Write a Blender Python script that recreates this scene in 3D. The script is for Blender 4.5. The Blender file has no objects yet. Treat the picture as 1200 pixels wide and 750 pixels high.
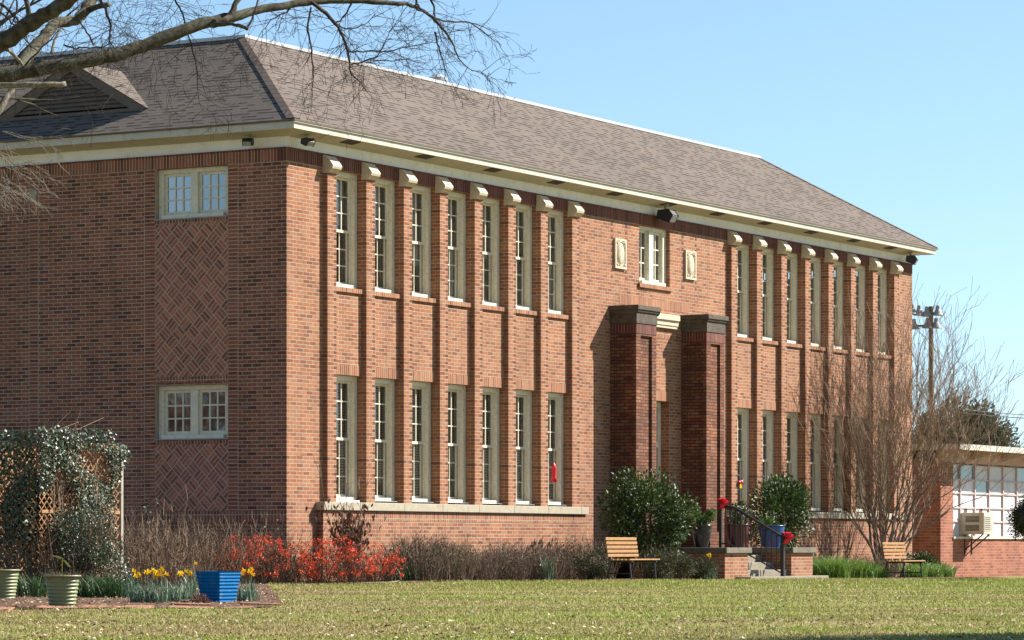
import bpy, math, random
import numpy as np
from mathutils import Vector
random.seed(7)
rng = np.random.default_rng(11)
S = bpy.context.scene
C = S.collection

# ------------------------------------------------------------------ camera
FPX, CX, HY, EYE = 3888.0, 600.0, 639.0, 0.66
FW = np.array([.868, .4966, 0.]); FW /= np.linalg.norm(FW)
RT = np.array([FW[1], -FW[0], 0.])
CAM = -(58.0 * FW - .0679 * 58.0 * RT); CAM[2] = EYE
cd = bpy.data.cameras.new('camera'); cam = bpy.data.objects.new('camera', cd); C.objects.link(cam)
cd.sensor_width = 36.0; cd.lens = 36.0 * FPX / 1200.0
cd.shift_y = (HY - 375.0) / 1200.0
cd.clip_start = 0.5; cd.clip_end = 6000
cam.location = CAM
cam.rotation_euler = (math.pi / 2, 0, math.atan2(FW[1], FW[0]) - math.pi / 2)
S.camera = cam

# ------------------------------------------------------------------ light
SUN = Vector((.78, -.66, .82)).normalized()
elev = math.asin(SUN.z); azim = math.atan2(SUN.x, SUN.y)
w = bpy.data.worlds.new('World'); S.world = w; w.use_nodes = True
nt = w.node_tree; bg = nt.nodes['Background']
sky = nt.nodes.new('ShaderNodeTexSky'); sky.sky_type = 'NISHITA'; sky.sun_disc = False
sky.sun_elevation = elev; sky.sun_rotation = azim
sky.altitude = 0; sky.air_density = 1.0; sky.dust_density = 0.0; sky.ozone_density = 3.0
tcg = nt.nodes.new('ShaderNodeTexCoord'); vadd = nt.nodes.new('ShaderNodeVectorMath'); vadd.operation = 'ADD'; vadd.inputs[1].default_value = (0, 0, .045)
nt.links.new(tcg.outputs['Generated'], vadd.inputs[0]); nt.links.new(vadd.outputs[0], sky.inputs[0])
hs = nt.nodes.new('ShaderNodeHueSaturation'); hs.inputs['Saturation'].default_value = .98; hs.inputs['Hue'].default_value = .493; nt.links.new(sky.outputs[0], hs.inputs['Color'])
nt.links.new(hs.outputs[0], bg.inputs[0]); bg.inputs[1].default_value = 0.066
sd = bpy.data.lights.new('sun', 'SUN'); sd.energy = 4.6; sd.angle = math.radians(.53); sd.color = (1, .955, .89)
so = bpy.data.objects.new('sun', sd); C.objects.link(so)
so.rotation_euler = (-SUN).to_track_quat('-Z', 'Y').to_euler(); so.location = (0, -60, 60)
S.view_settings.view_transform = 'Standard'; S.view_settings.look = 'None'
S.view_settings.exposure = 1.4; S.view_settings.gamma = 1.0
S.view_settings.use_curve_mapping = False

# ------------------------------------------------------------------ placing helpers
def ray(px): return FW + RT * (px - CX) / FPX
def on_y(px, y):                       # world x where the photo column meets the plane y
    r = ray(px); t = (y - CAM[1]) / r[1]; return CAM[0] + t * r[0]
def on_x(px, x):
    r = ray(px); t = (x - CAM[0]) / r[0]; return CAM[1] + t * r[1]
def at(px, py, D):
    p = CAM + D * ray(px); return (p[0], p[1], EYE + (HY - py) / FPX * D)
def depth(x, y): return (x - CAM[0]) * FW[0] + (y - CAM[1]) * FW[1]
def g(x, y):                           # ground height
    D = depth(x, y); D = np.clip(D, 60, 115)
    return (-.0065 * (D - 60) + .012 * np.sin(x * .9 + .6 * np.sin(y * .7)) * np.cos(y * .8 + 1)
            + .006 * np.sin(x * 2.3 + 1.0 + y * 1.7))
def gp(px, D):                         # ground point under a photo column at a depth
    p = CAM + D * ray(px); return (p[0], p[1], float(g(p[0], p[1])))

# ------------------------------------------------------------------ mesh helpers
class MB:
    def __init__(s): s.v = []; s.f = []; s.m = []; s.mi = 0
    def face(s, *pts):
        n = len(s.v); s.v += [tuple(p) for p in pts]; s.f.append(tuple(range(n, n + len(pts)))); s.m.append(s.mi)
    def box(s, x0, x1, y0, y1, z0, z1):
        n = len(s.v)
        s.v += [(x0,y0,z0),(x1,y0,z0),(x1,y1,z0),(x0,y1,z0),(x0,y0,z1),(x1,y0,z1),(x1,y1,z1),(x0,y1,z1)]
        for q in ((0,3,2,1),(4,5,6,7),(0,1,5,4),(1,2,6,5),(2,3,7,6),(3,0,4,7)):
            s.f.append(tuple(n + i for i in q)); s.m.append(s.mi)
        return s
    def prism(s, prof, a0, a1, axis='x'):          # profile in (y,z) extruded along x, or (x,z) along y, (x,y) along z
        n = len(s.v); k = len(prof)
        for a in (a0, a1):
            for p, q in prof:
                s.v.append((a, p, q) if axis == 'x' else (p, a, q) if axis == 'y' else (p, q, a))
        for i in range(k):
            j = (i + 1) % k; s.f.append((n+i, n+j, n+k+j, n+k+i)); s.m.append(s.mi)
        s.f.append(tuple(n + i for i in range(k))); s.m.append(s.mi)
        s.f.append(tuple(n + k + i for i in reversed(range(k)))); s.m.append(s.mi)
        return s
    def tube(s, pts, radii, sides=6, caps=True):
        P = [Vector(p) for p in pts]
        if not hasattr(radii, '__len__'): radii = [radii] * len(P)
        n0 = len(s.v); k = len(P)
        t = (P[1] - P[0]).normalized()
        u = t.cross(Vector((0, 0, 1)))
        if u.length < .05: u = t.cross(Vector((1, 0, 0)))
        u.normalize()
        for i in range(k):
            a = P[max(0, i-1)]; b = P[min(k-1, i+1)]; t = (b - a)
            t = t.normalized() if t.length > 1e-9 else Vector((0,0,1))
            u = (u - t * u.dot(t)); u = u.normalized() if u.length > 1e-6 else t.orthogonal().normalized()
            w_ = t.cross(u)
            for j in range(sides):
                an = 2 * math.pi * j / sides
                q = P[i] + (u * math.cos(an) + w_ * math.sin(an)) * radii[i]
                s.v.append((q.x, q.y, q.z))
        for i in range(k - 1):
            for j in range(sides):
                j2 = (j + 1) % sides
                s.f.append((n0+i*sides+j, n0+i*sides+j2, n0+(i+1)*sides+j2, n0+(i+1)*sides+j)); s.m.append(s.mi)
        if caps and sides > 2:
            s.f.append(tuple(n0 + j for j in reversed(range(sides)))); s.m.append(s.mi)
            s.f.append(tuple(n0 + (k-1)*sides + j for j in range(sides))); s.m.append(s.mi)
        return s
    def lathe(s, prof, c=(0,0,0), sides=24, sx=1, sy=1):
        n0 = len(s.v); k = len(prof)
        for r, z in prof:
            for j in range(sides):
                a = 2*math.pi*j/sides; s.v.append((c[0]+r*sx*math.cos(a), c[1]+r*sy*math.sin(a), c[2]+z))
        for i in range(k-1):
            for j in range(sides):
                j2 = (j+1) % sides
                s.f.append((n0+i*sides+j, n0+i*sides+j2, n0+(i+1)*sides+j2, n0+(i+1)*sides+j)); s.m.append(s.mi)
        return s
    def ellipsoid(s, c, r, nu=12, nv=8):
        prof = []
        n0 = len(s.v)
        for i in range(nv+1):
            a = math.pi*i/nv
            for j in range(nu):
                b = 2*math.pi*j/nu
                s.v.append((c[0]+r[0]*math.sin(a)*math.cos(b), c[1]+r[1]*math.sin(a)*math.sin(b), c[2]-r[2]*math.cos(a)))
        for i in range(nv):
            for j in range(nu):
                j2=(j+1)%nu
                s.f.append((n0+i*nu+j,n0+i*nu+j2,n0+(i+1)*nu+j2,n0+(i+1)*nu+j)); s.m.append(s.mi)
        return s
    def build(s, name, mats, parent=None, smooth=False, uv=False, bevel=0, loc=None):
        me = bpy.data.meshes.new(name); me.from_pydata(s.v, [], s.f)
        if not isinstance(mats, (list, tuple)): mats = [mats]
        for m in mats: me.materials.append(m)
        if len(mats) > 1: me.polygons.foreach_set('material_index', s.m)
        if smooth: me.polygons.foreach_set('use_smooth', [True]*len(s.f))
        if uv: add_uv(me)
        me.update()
        o = bpy.data.objects.new(name, me); C.objects.link(o)
        if parent: o.parent = parent
        if loc: o.location = loc
        if bevel:
            b = o.modifiers.new('bevel', 'BEVEL'); b.width = bevel; b.segments = 2; b.limit_method = 'ANGLE'
        return o

def add_uv(me):
    me.update()
    L = me.uv_layers.new(name='UVMap')
    co = [v.co for v in me.vertices]; Z = Vector((0,0,1)); dat = L.data
    for p in me.polygons:
        n = p.normal
        if abs(n.z) > .99: u, v = Vector((1,0,0)), Vector((0,1,0))
        else:
            u = Z.cross(n).normalized(); v = n.cross(u)
            if v.z < 0: v = -v
            if abs(u.x) > abs(u.y):
                if u.x < 0: u = -u
            elif u.y < 0: u = -u
        for li in p.loop_indices:
            c = co[me.loops[li].vertex_index]; dat[li].uv = (c.dot(u), c.dot(v))

def npmesh(name, V, F, mat, parent=None, loc=None, mi=None):
    V = np.asarray(V, dtype=np.float32).reshape(-1, 3); F = np.asarray(F, dtype=np.int32)
    me = bpy.data.meshes.new(name); k = F.shape[1]
    me.vertices.add(len(V)); me.vertices.foreach_set('co', V.ravel())
    me.loops.add(F.size); me.loops.foreach_set('vertex_index', F.ravel())
    me.polygons.add(len(F)); me.polygons.foreach_set('loop_start', np.arange(0, F.size, k, dtype=np.int32))
    for m in (mat if isinstance(mat, (list, tuple)) else [mat]): me.materials.append(m)
    if mi is not None: me.polygons.foreach_set('material_index', np.asarray(mi, dtype=np.int32))
    me.update(calc_edges=True); me.validate()
    o = bpy.data.objects.new(name, me); C.objects.link(o)
    if parent: o.parent = parent
    if loc: o.location = loc
    return o

def tag(o, label=None, cat=None, group=None, kind=None):
    if label: o['label'] = label
    if cat: o['category'] = cat
    if group: o['group'] = group
    if kind: o['kind'] = kind
    return o
def thing(name, label, cat, loc=(0,0,0), rz=0, group=None, kind=None):
    o = bpy.data.objects.new(name, None); C.objects.link(o); o.location = loc; o.rotation_euler = (0,0,rz)
    o.empty_display_size = .1
    return tag(o, label, cat, group, kind)
def copy_tree(o, parent=None, loc=None, rz=None, label=None, sc=None):
    c = o.copy(); C.objects.link(c); c.parent = parent
    if loc is not None: c.location = loc
    if rz is not None: c.rotation_euler = (0, 0, rz)
    if sc is not None: c.scale = sc if hasattr(sc, '__len__') else (sc, sc, sc)
    if label: c['label'] = label
    for ch in list(o.children): copy_tree(ch, c)
    return c

# ------------------------------------------------------------------ material helpers
KA = .80                                # all albedos sit a little low: the photo is exposed for shade
def dk(c, k): return tuple(x*k for x in c[:3])+(1,)
def lin(r, g_, b):
    f = lambda c: (c/255/12.92) if c/255 <= .04045 else ((c/255+.055)/1.055)**2.4
    return (f(r)*KA, f(g_)*KA, f(b)*KA, 1)
class NT:
    def __init__(s, name):
        s.mat = bpy.data.materials.new(name); s.mat.use_nodes = True; s.t = s.mat.node_tree
        s.b = s.t.nodes['Principled BSDF']; s.out = s.t.nodes['Material Output']
    def n(s, typ, **kw):
        o = s.t.nodes.new(typ)
        for k, v in kw.items(): setattr(o, k, v)
        return o
    def l(s, a, b): s.t.links.new(a, b)
    def put(s, sock, v):
        if hasattr(v, 'is_linked') or hasattr(v, 'links'): s.l(v, sock)
        else: sock.default_value = v
    def math(s, op, a, b=None, c=None):
        m = s.n('ShaderNodeMath', operation=op); s.put(m.inputs[0], a)
        if b is not None: s.put(m.inputs[1], b)
        if c is not None: s.put(m.inputs[2], c)
        return m.outputs[0]
    def noise(s, scale, vec=None, detail=4, rough=.55):
        m = s.n('ShaderNodeTexNoise'); m.inputs['Scale'].default_value = scale; m.inputs['Detail'].default_value = detail
        m.inputs['Roughness'].default_value = rough
        if vec is not None: s.l(vec, m.inputs['Vector'])
        return m.outputs['Fac']
    def ramp(s, fac, stops, interp='LINEAR'):
        m = s.n('ShaderNodeValToRGB'); e = m.color_ramp; e.interpolation = interp
        while len(e.elements) < len(stops): e.elements.new(.5)
        for i, (p, c) in enumerate(stops):
            e.elements[i].position = p; e.elements[i].color = c if hasattr(c, '__len__') else (c, c, c, 1)
        s.l(fac, m.inputs[0]); return m.outputs[0]
    def mix(s, fac, a, b, mode='MIX'):
        m = s.n('ShaderNodeMix', data_type='RGBA', blend_type=mode); m.clamp_factor = True
        s.put(m.inputs[0], fac); s.put(m.inputs[6], a); s.put(m.inputs[7], b); return m.outputs[2]
    def obj(s): return s.n('ShaderNodeTexCoord').outputs['Object']
    def uv(s): return s.n('ShaderNodeTexCoord').outputs['UV']
    def geo(s, k): return s.n('ShaderNodeNewGeometry').outputs[k]
    def bump(s, h, strength=.4, dist=.01):
        m = s.n('ShaderNodeBump'); m.inputs['Strength'].default_value = strength; m.inputs['Distance'].default_value = dist
        s.l(h, m.inputs['Height']); s.l(m.outputs[0], s.b.inputs['Normal'])
    def fin(s, col=None, rough=.8, spec=.3):
        if col is not None: s.put(s.b.inputs['Base Color'], col)
        s.put(s.b.inputs['Roughness'], rough); s.b.inputs['Specular IOR Level'].default_value = spec
        return s.mat

def plain(name, col, rough=.6, var=.25, scale=6, spec=.3, metal=0, dirt=None):
    m = NT(name); o = m.obj(); f = m.noise(scale, o, 6)
    c = m.mix(m.ramp(f, [(.3, 0.), (.7, 1.)]), tuple(x*(1-var) for x in col[:3])+(1,), tuple(min(1, x*(1+var*.5)) for x in col[:3])+(1,))
    if dirt:
        d = m.ramp(m.noise(scale*2.7, o, 8, .7), [(.52, 0.), (.68, 1.)]); c = m.mix(m.math('MULTIPLY', d, .6), c, dirt)
    m.b.inputs['Metallic'].default_value = metal
    m.bump(m.noise(scale*8, o, 5), .12, .005)
    return m.fin(c, rough, spec)

BR = [(0., lin(128,78,66)), (.12, lin(158,98,78)), (.3, lin(182,116,88)), (.5, lin(198,126,92)), (.68, lin(206,138,102)), (.85, lin(210,154,122)), (1., lin(186,142,124))]
_m = np.mean([c[:3] for p, c in BR], axis=0)
BR = [(p, ((c[0]*.68+_m[0]*.32)*.67, (c[1]*.68+_m[1]*.32)*.64, (c[2]*.68+_m[2]*.32)*.565, 1)) for p, c in BR]
def brick_core(m, u_off=0, w_=.2085, h=.0677, off=.5, mort=.0078, vec=None):
    b = m.n('ShaderNodeTexBrick'); b.offset = off; b.offset_frequency = 2
    b.inputs['Color1'].default_value = (0,0,0,1); b.inputs['Color2'].default_value = (1,1,1,1); b.inputs['Mortar'].default_value = (.5,.5,.5,1)
    b.inputs['Scale'].default_value = 1; b.inputs['Mortar Size'].default_value = mort; b.inputs['Mortar Smooth'].default_value = .15
    b.inputs['Bias'].default_value = 0; b.inputs['Brick Width'].default_value = w_; b.inputs['Row Height'].default_value = h
    if vec is not None: m.l(vec, b.inputs['Vector'])
    return b.outputs['Color'], b.outputs['Fac']
def brick(name, stops=BR, mortar=dk(lin(220,196,166), .80), off=.5, w_=.2085, h=.0677, mort=.0078, stain=.25, dark=None, bands=None, headers=False, soot=None, voff=0):
    m = NT(name); uv = m.uv()
    if voff:
        mp = m.n('ShaderNodeMapping'); mp.inputs['Location'].default_value = (0, voff, 0); m.l(uv, mp.inputs[0]); uv = mp.outputs[0]
    rc, fac = brick_core(m, 0, w_, h, off, mort, uv)
    sep = m.n('ShaderNodeSeparateXYZ'); m.l(m.obj(), sep.inputs[0])
    if bands:
        rc2, fac2 = brick_core(m, 0, w_, h, 0, mort, uv)
        mask = None
        for a, b_ in bands:
            t = m.math('MULTIPLY', m.math('GREATER_THAN', sep.outputs[1], a), m.math('LESS_THAN', sep.outputs[1], b_))
            mask = t if mask is None else m.math('MAXIMUM', mask, t)
        edge = None
        for a, b_ in bands:
            for e in (a, b_):
                t = m.math('LESS_THAN', m.math('ABSOLUTE', m.math('SUBTRACT', sep.outputs[1], e)), .007)
                edge = t if edge is None else m.math('MAXIMUM', edge, t)
        fin_rc = m.mix(mask, rc, rc2); mx = m.n('ShaderNodeMix', data_type='FLOAT'); m.l(mask, mx.inputs[0]); m.l(fac, mx.inputs[2]); 
        # inside a band only the bed joints show
        rowf = m.math('FRACT', m.math('DIVIDE', sep.outputs[2], h)); bed = m.math('LESS_THAN', rowf, mort*2/h)
        m.l(bed, mx.inputs[3]); fac = m.math('MAXIMUM', mx.outputs[0], edge); rc = fin_rc
    col = m.ramp(rc, stops)
    o = m.obj()
    fine = m.noise(38, o, 5, .65); col = m.mix(.45, col, m.ramp(fine, [(.25, .35), (.75, .95)]), 'OVERLAY')
    if headers:
        row = m.math('FLOOR', m.math('DIVIDE', sep.outputs[2], h))
        odd = m.math('LESS_THAN', m.math('ABSOLUTE', m.math('FRACT', m.math('MULTIPLY', row, .5))), .25)
        hm = m.math('MULTIPLY', odd, m.math('GREATER_THAN', sep.outputs[0], .205))
        col = m.mix(m.math('MULTIPLY', hm, .8), col, lin(92,58,44))
    mo = m.mix(m.ramp(m.noise(9, o, 4), [(.3, 0.), (.7, 1.)]), tuple(c*.75 for c in mortar[:3])+(1,), mortar)
    col = m.mix(fac, col, mo)
    big = m.ramp(m.noise(.8, o, 6, .6), [(.35, 0.), (.7, 1.)])
    col = m.mix(m.math('MULTIPLY', big, stain), col, dk(lin(210,162,132), .40), 'MIX')
    wv = m.ramp(m.noise(.45, o, 7, .7), [(.3, .80), (.7, 1.06)]); col = m.mix(.8, col, wv, 'MULTIPLY')
    mps = m.n('ShaderNodeMapping'); mps.inputs['Scale'].default_value = (2.2, 2.2, .22); m.l(o, mps.inputs[0])
    stk = m.ramp(m.noise(1.3, mps.outputs[0], 6, .65), [(.34, .74), (.56, 1.0)]); col = m.mix(.75, col, stk, 'MULTIPLY')
    if soot:
        sp = m.ramp(m.noise(1.7, o, 7, .65), [(.36, .25), (.56, 1.)]); col = m.mix(m.math('MULTIPLY', sp, soot), col, lin(66,50,44))
    hgt = m.math('ADD', m.math('MULTIPLY', fac, -1.0), m.math('MULTIPLY', fine, .35))
    m.bump(hgt, .5, .006)
    return m.fin(col, .92, .2)
M = {}
M['brick'] = brick('brick_front', stain=.3)
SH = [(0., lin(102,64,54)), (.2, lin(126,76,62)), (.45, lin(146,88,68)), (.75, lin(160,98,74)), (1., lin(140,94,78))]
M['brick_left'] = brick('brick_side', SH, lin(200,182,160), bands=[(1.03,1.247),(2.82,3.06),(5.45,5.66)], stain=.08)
M['brick_pil'] = brick('brick_pilaster', headers=True, stain=.15)
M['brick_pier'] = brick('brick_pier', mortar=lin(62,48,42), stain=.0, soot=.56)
M['soldier'] = brick('brick_soldier', off=0, w_=.0677, h=.4, stain=.2, voff=0.05)
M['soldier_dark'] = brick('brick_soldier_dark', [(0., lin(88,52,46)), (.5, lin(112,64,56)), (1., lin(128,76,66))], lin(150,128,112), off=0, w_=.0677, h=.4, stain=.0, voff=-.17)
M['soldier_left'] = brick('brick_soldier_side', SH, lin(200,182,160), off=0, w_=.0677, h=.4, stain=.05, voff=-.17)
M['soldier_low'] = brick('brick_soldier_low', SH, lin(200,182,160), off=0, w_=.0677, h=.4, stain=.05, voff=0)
M['brick_annex'] = brick('brick_annex', [(0., lin(136,78,60)), (.5, lin(154,92,70)), (1., lin(168,106,84))], lin(186,148,126), w_=.3, h=.08, mort=.010, stain=.12)

def weave():
    m = NT('brick_basketweave'); sp = m.n('ShaderNodeSeparateXYZ'); m.l(m.obj(), sp.inputs[0])
    k = 1/(.213*math.sqrt(2))
    a = m.math('ADD', m.math('MULTIPLY', m.math('ADD', sp.outputs[1], sp.outputs[2]), k), 100.13)
    b = m.math('ADD', m.math('MULTIPLY', m.math('SUBTRACT', sp.outputs[2], sp.outputs[1]), k), 100.41)
    fa, fb = m.math('FRACT', a), m.math('FRACT', b); ia, ib = m.math('FLOOR', a), m.math('FLOOR', b)
    par = m.math('GREATER_THAN', m.math('FRACT', m.math('MULTIPLY', m.math('ADD', ia, ib), .5)), .25)
    mx = m.n('ShaderNodeMix', data_type='FLOAT'); m.l(par, mx.inputs[0]); m.l(fa, mx.inputs[2]); m.l(fb, mx.inputs[3])
    st = m.math('MULTIPLY', mx.outputs[0], 3.0); fs = m.math('FRACT', st); isx = m.math('FLOOR', st)
    e1 = m.math('LESS_THAN', m.math('MINIMUM', fs, m.math('SUBTRACT', 1.0, fs)), .075)
    e2 = m.math('LESS_THAN', m.math('MINIMUM', m.math('MINIMUM', fa, m.math('SUBTRACT', 1.0, fa)), m.math('MINIMUM', fb, m.math('SUBTRACT', 1.0, fb))), .03)
    mort = m.math('MAXIMUM', e1, e2)
    cv = m.n('ShaderNodeCombineXYZ'); m.l(ia, cv.inputs[0]); m.l(ib, cv.inputs[1]); m.l(isx, cv.inputs[2])
    wn = m.n('ShaderNodeTexWhiteNoise'); m.l(cv.outputs[0], wn.inputs['Vector'])
    col = m.ramp(wn.outputs['Value'], [(0., lin(122,80,68)), (.35, lin(146,94,78)), (.7, lin(158,104,86)), (1., lin(180,116,94))])
    fine = m.noise(38, m.obj(), 5); col = m.mix(.4, col, m.ramp(fine, [(.25, .35), (.75, .9)]), 'OVERLAY')
    col = m.mix(mort, col, lin(196,176,154)); m.bump(m.math('MULTIPLY', mort, -1.0), .5, .006)
    return m.fin(col, .92, .2)
M['weave'] = weave()

def shingles():
    m = NT('shingles'); uv = m.uv()
    rc, fac = brick_core(m, 0, .165, .125, .43, .001, uv)
    sp = m.n('ShaderNodeSeparateXYZ'); m.l(uv, sp.inputs[0])
    fv = m.math('FRACT', m.math('DIVIDE', sp.outputs[1], .125))
    tab = m.math('GREATER_THAN', rc, .50)
    # thin dark line painted as the shadow below each raised tab
    line = m.math('MULTIPLY', m.math('GREATER_THAN', fv, .58), m.math('ADD', m.math('MULTIPLY', tab, .62), .12))
    gr = m.noise(120, m.obj(), 4, .7); bigv = m.noise(.55, m.obj(), 5)
    col = m.ramp(rc, [(0., lin(106,96,87)), (.4, lin(112,102,92)), (.6, lin(102,92,84)), (1., lin(116,106,96))])
    col = m.mix(.35, col, m.ramp(gr, [(.3, .3), (.7, .8)]), 'OVERLAY')
    col = m.mix(m.math('MULTIPLY', m.ramp(bigv, [(.35, 0.), (.7, 1.)]), .25), col, lin(150,130,116))
    col = m.mix(line, col, lin(40,34,32))
    m.bump(m.math('ADD', m.math('MULTIPLY', tab, .5), m.math('MULTIPLY', gr, .5)), .5, .008)
    return m.fin(col, .95, .15)
M['shingle'] = shingles()
def hipcap():
    m = NT('hip_cap'); sp = m.n('ShaderNodeSeparateXYZ'); m.l(m.obj(), sp.inputs[0])
    q = m.math('MULTIPLY', sp.outputs[2], 9.5); fr = m.math('FRACT', q)
    wn = m.n('ShaderNodeTexWhiteNoise', noise_dimensions='1D'); m.l(m.math('FLOOR', q), wn.inputs['W'])
    col = m.ramp(wn.outputs['Value'], [(0., lin(102,89,81)), (1., lin(118,104,94))])
    col = m.mix(m.math('MULTIPLY', m.math('LESS_THAN', fr, .2), .5), col, lin(58,48,44))
    return m.fin(col, .95, .15)
M['hip'] = hipcap()
M['cream'] = plain('cream_paint', lin(204,197,180), .55, .1, 3, dirt=lin(168,156,128))
M['cream_frame'] = plain('window_paint', lin(232,224,200), .5, .1, 5, dirt=lin(176,166,140))
M['frieze'] = plain('frieze_paint', lin(255,252,246), .6, .08, 2, dirt=lin(226,218,200))
M['white_metal'] = plain('white_metal', lin(205,205,205), .35, .06, 3)
M['stone'] = plain('cast_stone', lin(216,200,172), .85, .15, 8, dirt=lin(150,138,118))
M['sill_stone'] = plain('sill_stone', lin(184,172,148), .85, .14, 6, dirt=lin(140,130,112))
M['cap_stone'] = plain('weathered_stone', lin(98,88,76), .9, .35, 7, dirt=lin(56,50,46))
M['concrete'] = plain('concrete', lin(150,139,120), .9, .18, 5, dirt=lin(120,112,100))
M['coping'] = plain('porch_coping', lin(122,114,100), .9, .3, 6, dirt=lin(70,64,58))
M['black'] = plain('black_metal', lin(34,34,36), .45, .2, 10, .5)
M['lens'] = plain('lamp_lens', lin(150,150,150), .15, .1, 10, .6)
M['dark'] = plain('dark_void', lin(22,20,20), .9, .1)
M['louver'] = plain('louver_paint', lin(112,100,92), .8, .2, 8)
M['door'] = plain('door_wood', lin(86,58,44), .5, .2, 6)
M['grey_metal'] = plain('grey_metal', lin(160,160,158), .5, .15, 8, .4, dirt=lin(110,100,92))
M['plate'] = plain('vent_plate', lin(168,156,142), .7, .1)

def glass(name, tint, refl=1.0):
    m = NT(name); t = m.t; t.nodes.remove(m.b)
    tr = m.n('ShaderNodeBsdfTransparent'); tr.inputs[0].default_value = tint
    gl = m.n('ShaderNodeBsdfGlossy'); gl.inputs['Roughness'].default_value = .03
    nz = m.noise(1.6, m.obj(), 2); bp = m.n('ShaderNodeBump'); bp.inputs['Strength'].default_value = .12; bp.inputs['Distance'].default_value = .02
    m.l(nz, bp.inputs['Height']); m.l(bp.outputs[0], gl.inputs['Normal'])
    fr = m.n('ShaderNodeFresnel'); fr.inputs[0].default_value = 1.6
    mx = m.n('ShaderNodeMixShader'); m.l(m.math('MINIMUM', m.math('MULTIPLY', fr.outputs[0], 1.8*refl), .95), mx.inputs[0])
    m.l(tr.outputs[0], mx.inputs[1]); m.l(gl.outputs[0], mx.inputs[2]); m.l(mx.outputs[0], m.out.inputs[0])
    return m.mat
M['glass'] = glass('window_glass', (.92,.93,.93,1))
M['glass_side'] = glass('side_window_glass', (.35,.37,.38,1), .95)
def blindmat():
    m = NT('blind_slats'); sp = m.n('ShaderNodeSeparateXYZ'); m.l(m.obj(), sp.inputs[0])
    fr = m.math('FRACT', m.math('MULTIPLY', sp.outputs[2], 20.0))
    col = m.mix(m.math('LESS_THAN', fr, .35), lin(190,180,166), lin(84,78,72)); return m.fin(col, .8)
M['blind'] = blindmat()
M['shade'] = plain('dark_shade', lin(215,206,190), .9, .3, 2)

def leafmat(name, cols, rough=.45, spec=.5, trans=.12):
    m = NT(name); r = m.geo('Random Per Island')
    n_ = len(cols); col = m.ramp(r, [(i/max(1, n_-1), c) for i, c in enumerate(cols)])
    m.fin(col, rough, spec)
    if trans:
        tl = m.n('ShaderNodeBsdfTranslucent'); m.l(col, tl.inputs[0]); mx = m.n('ShaderNodeMixShader'); mx.inputs[0].default_value = trans
        m.l(m.b.outputs[0], mx.inputs[1]); m.l(tl.outputs[0], mx.inputs[2]); m.l(mx.outputs[0], m.out.inputs[0])
    return m.mat
M['camellia'] = leafmat('camellia_leaf', [lin(34,52,28), lin(58,80,40), lin(50,72,34), lin(84,106,50), lin(118,138,70)], .5, .3)
M['ivy'] = leafmat('ivy_leaf', [lin(38,52,36), lin(58,74,50), lin(74,90,62), lin(108,120,92), lin(50,64,44)], .42, .45)
M['juniper'] = leafmat('juniper_leaf', [lin(52,60,36), lin(80,84,52), lin(98,92,64), lin(62,72,40)], .6, .3)
M['topiary'] = leafmat('topiary_leaf', [lin(20,32,18), lin(34,50,28), lin(28,42,24)], .5, .4)
M['grassclump'] = leafmat('liriope_leaf', [lin(84,120,44), lin(120,156,62), lin(140,168,80), lin(96,130,52)], .45, .4, .3)
M['liriope'] = leafmat('dark_liriope', [lin(38,60,30), lin(62,92,44), lin(76,104,52), lin(50,72,36)], .45, .4, .2)
M['daffleaf'] = leafmat('daffodil_leaf', [lin(86,112,92), lin(112,136,110), lin(128,150,120), lin(96,122,84)], .45, .4, .2)
M['yellow'] = leafmat('yellow_petal', [lin(244,190,20), lin(250,214,40), lin(240,170,10)], .5, .3, .3)
M['red'] = leafmat('red_petal', [lin(238,78,34), lin(244,102,62), lin(230,62,34), lin(248,128,92)], .5, .3, .3)
M['deadleaf'] = leafmat('dead_leaf', [lin(88,58,46), lin(112,76,60), lin(130,92,72), lin(70,48,42)], .8, .2, .15)
M['litter'] = leafmat('leaf_litter', [lin(100,72,52), lin(140,106,80), lin(190,164,132), lin(226,210,186), lin(92,64,48), lin(124,88,62)], .8, .2, .1)
M['twig'] = leafmat('dry_twig', [lin(112,94,78), lin(138,116,96), lin(156,134,110), lin(96,78,66)], .9, .1, 0)
M['lavender'] = leafmat('dry_stem', [lin(104,92,76), lin(126,112,94), lin(116,96,82), lin(144,128,108)], .9, .1, 0)
M['potgreen_leaf'] = leafmat('pot_plant_leaf', [lin(60,90,40), lin(100,136,58), lin(80,110,48)], .4, .5, .2)
M['pine'] = leafmat('pine_foliage', [lin(84,92,70), lin(100,106,82), lin(112,116,92), lin(92,98,78)], .9, .05, .2)
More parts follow.
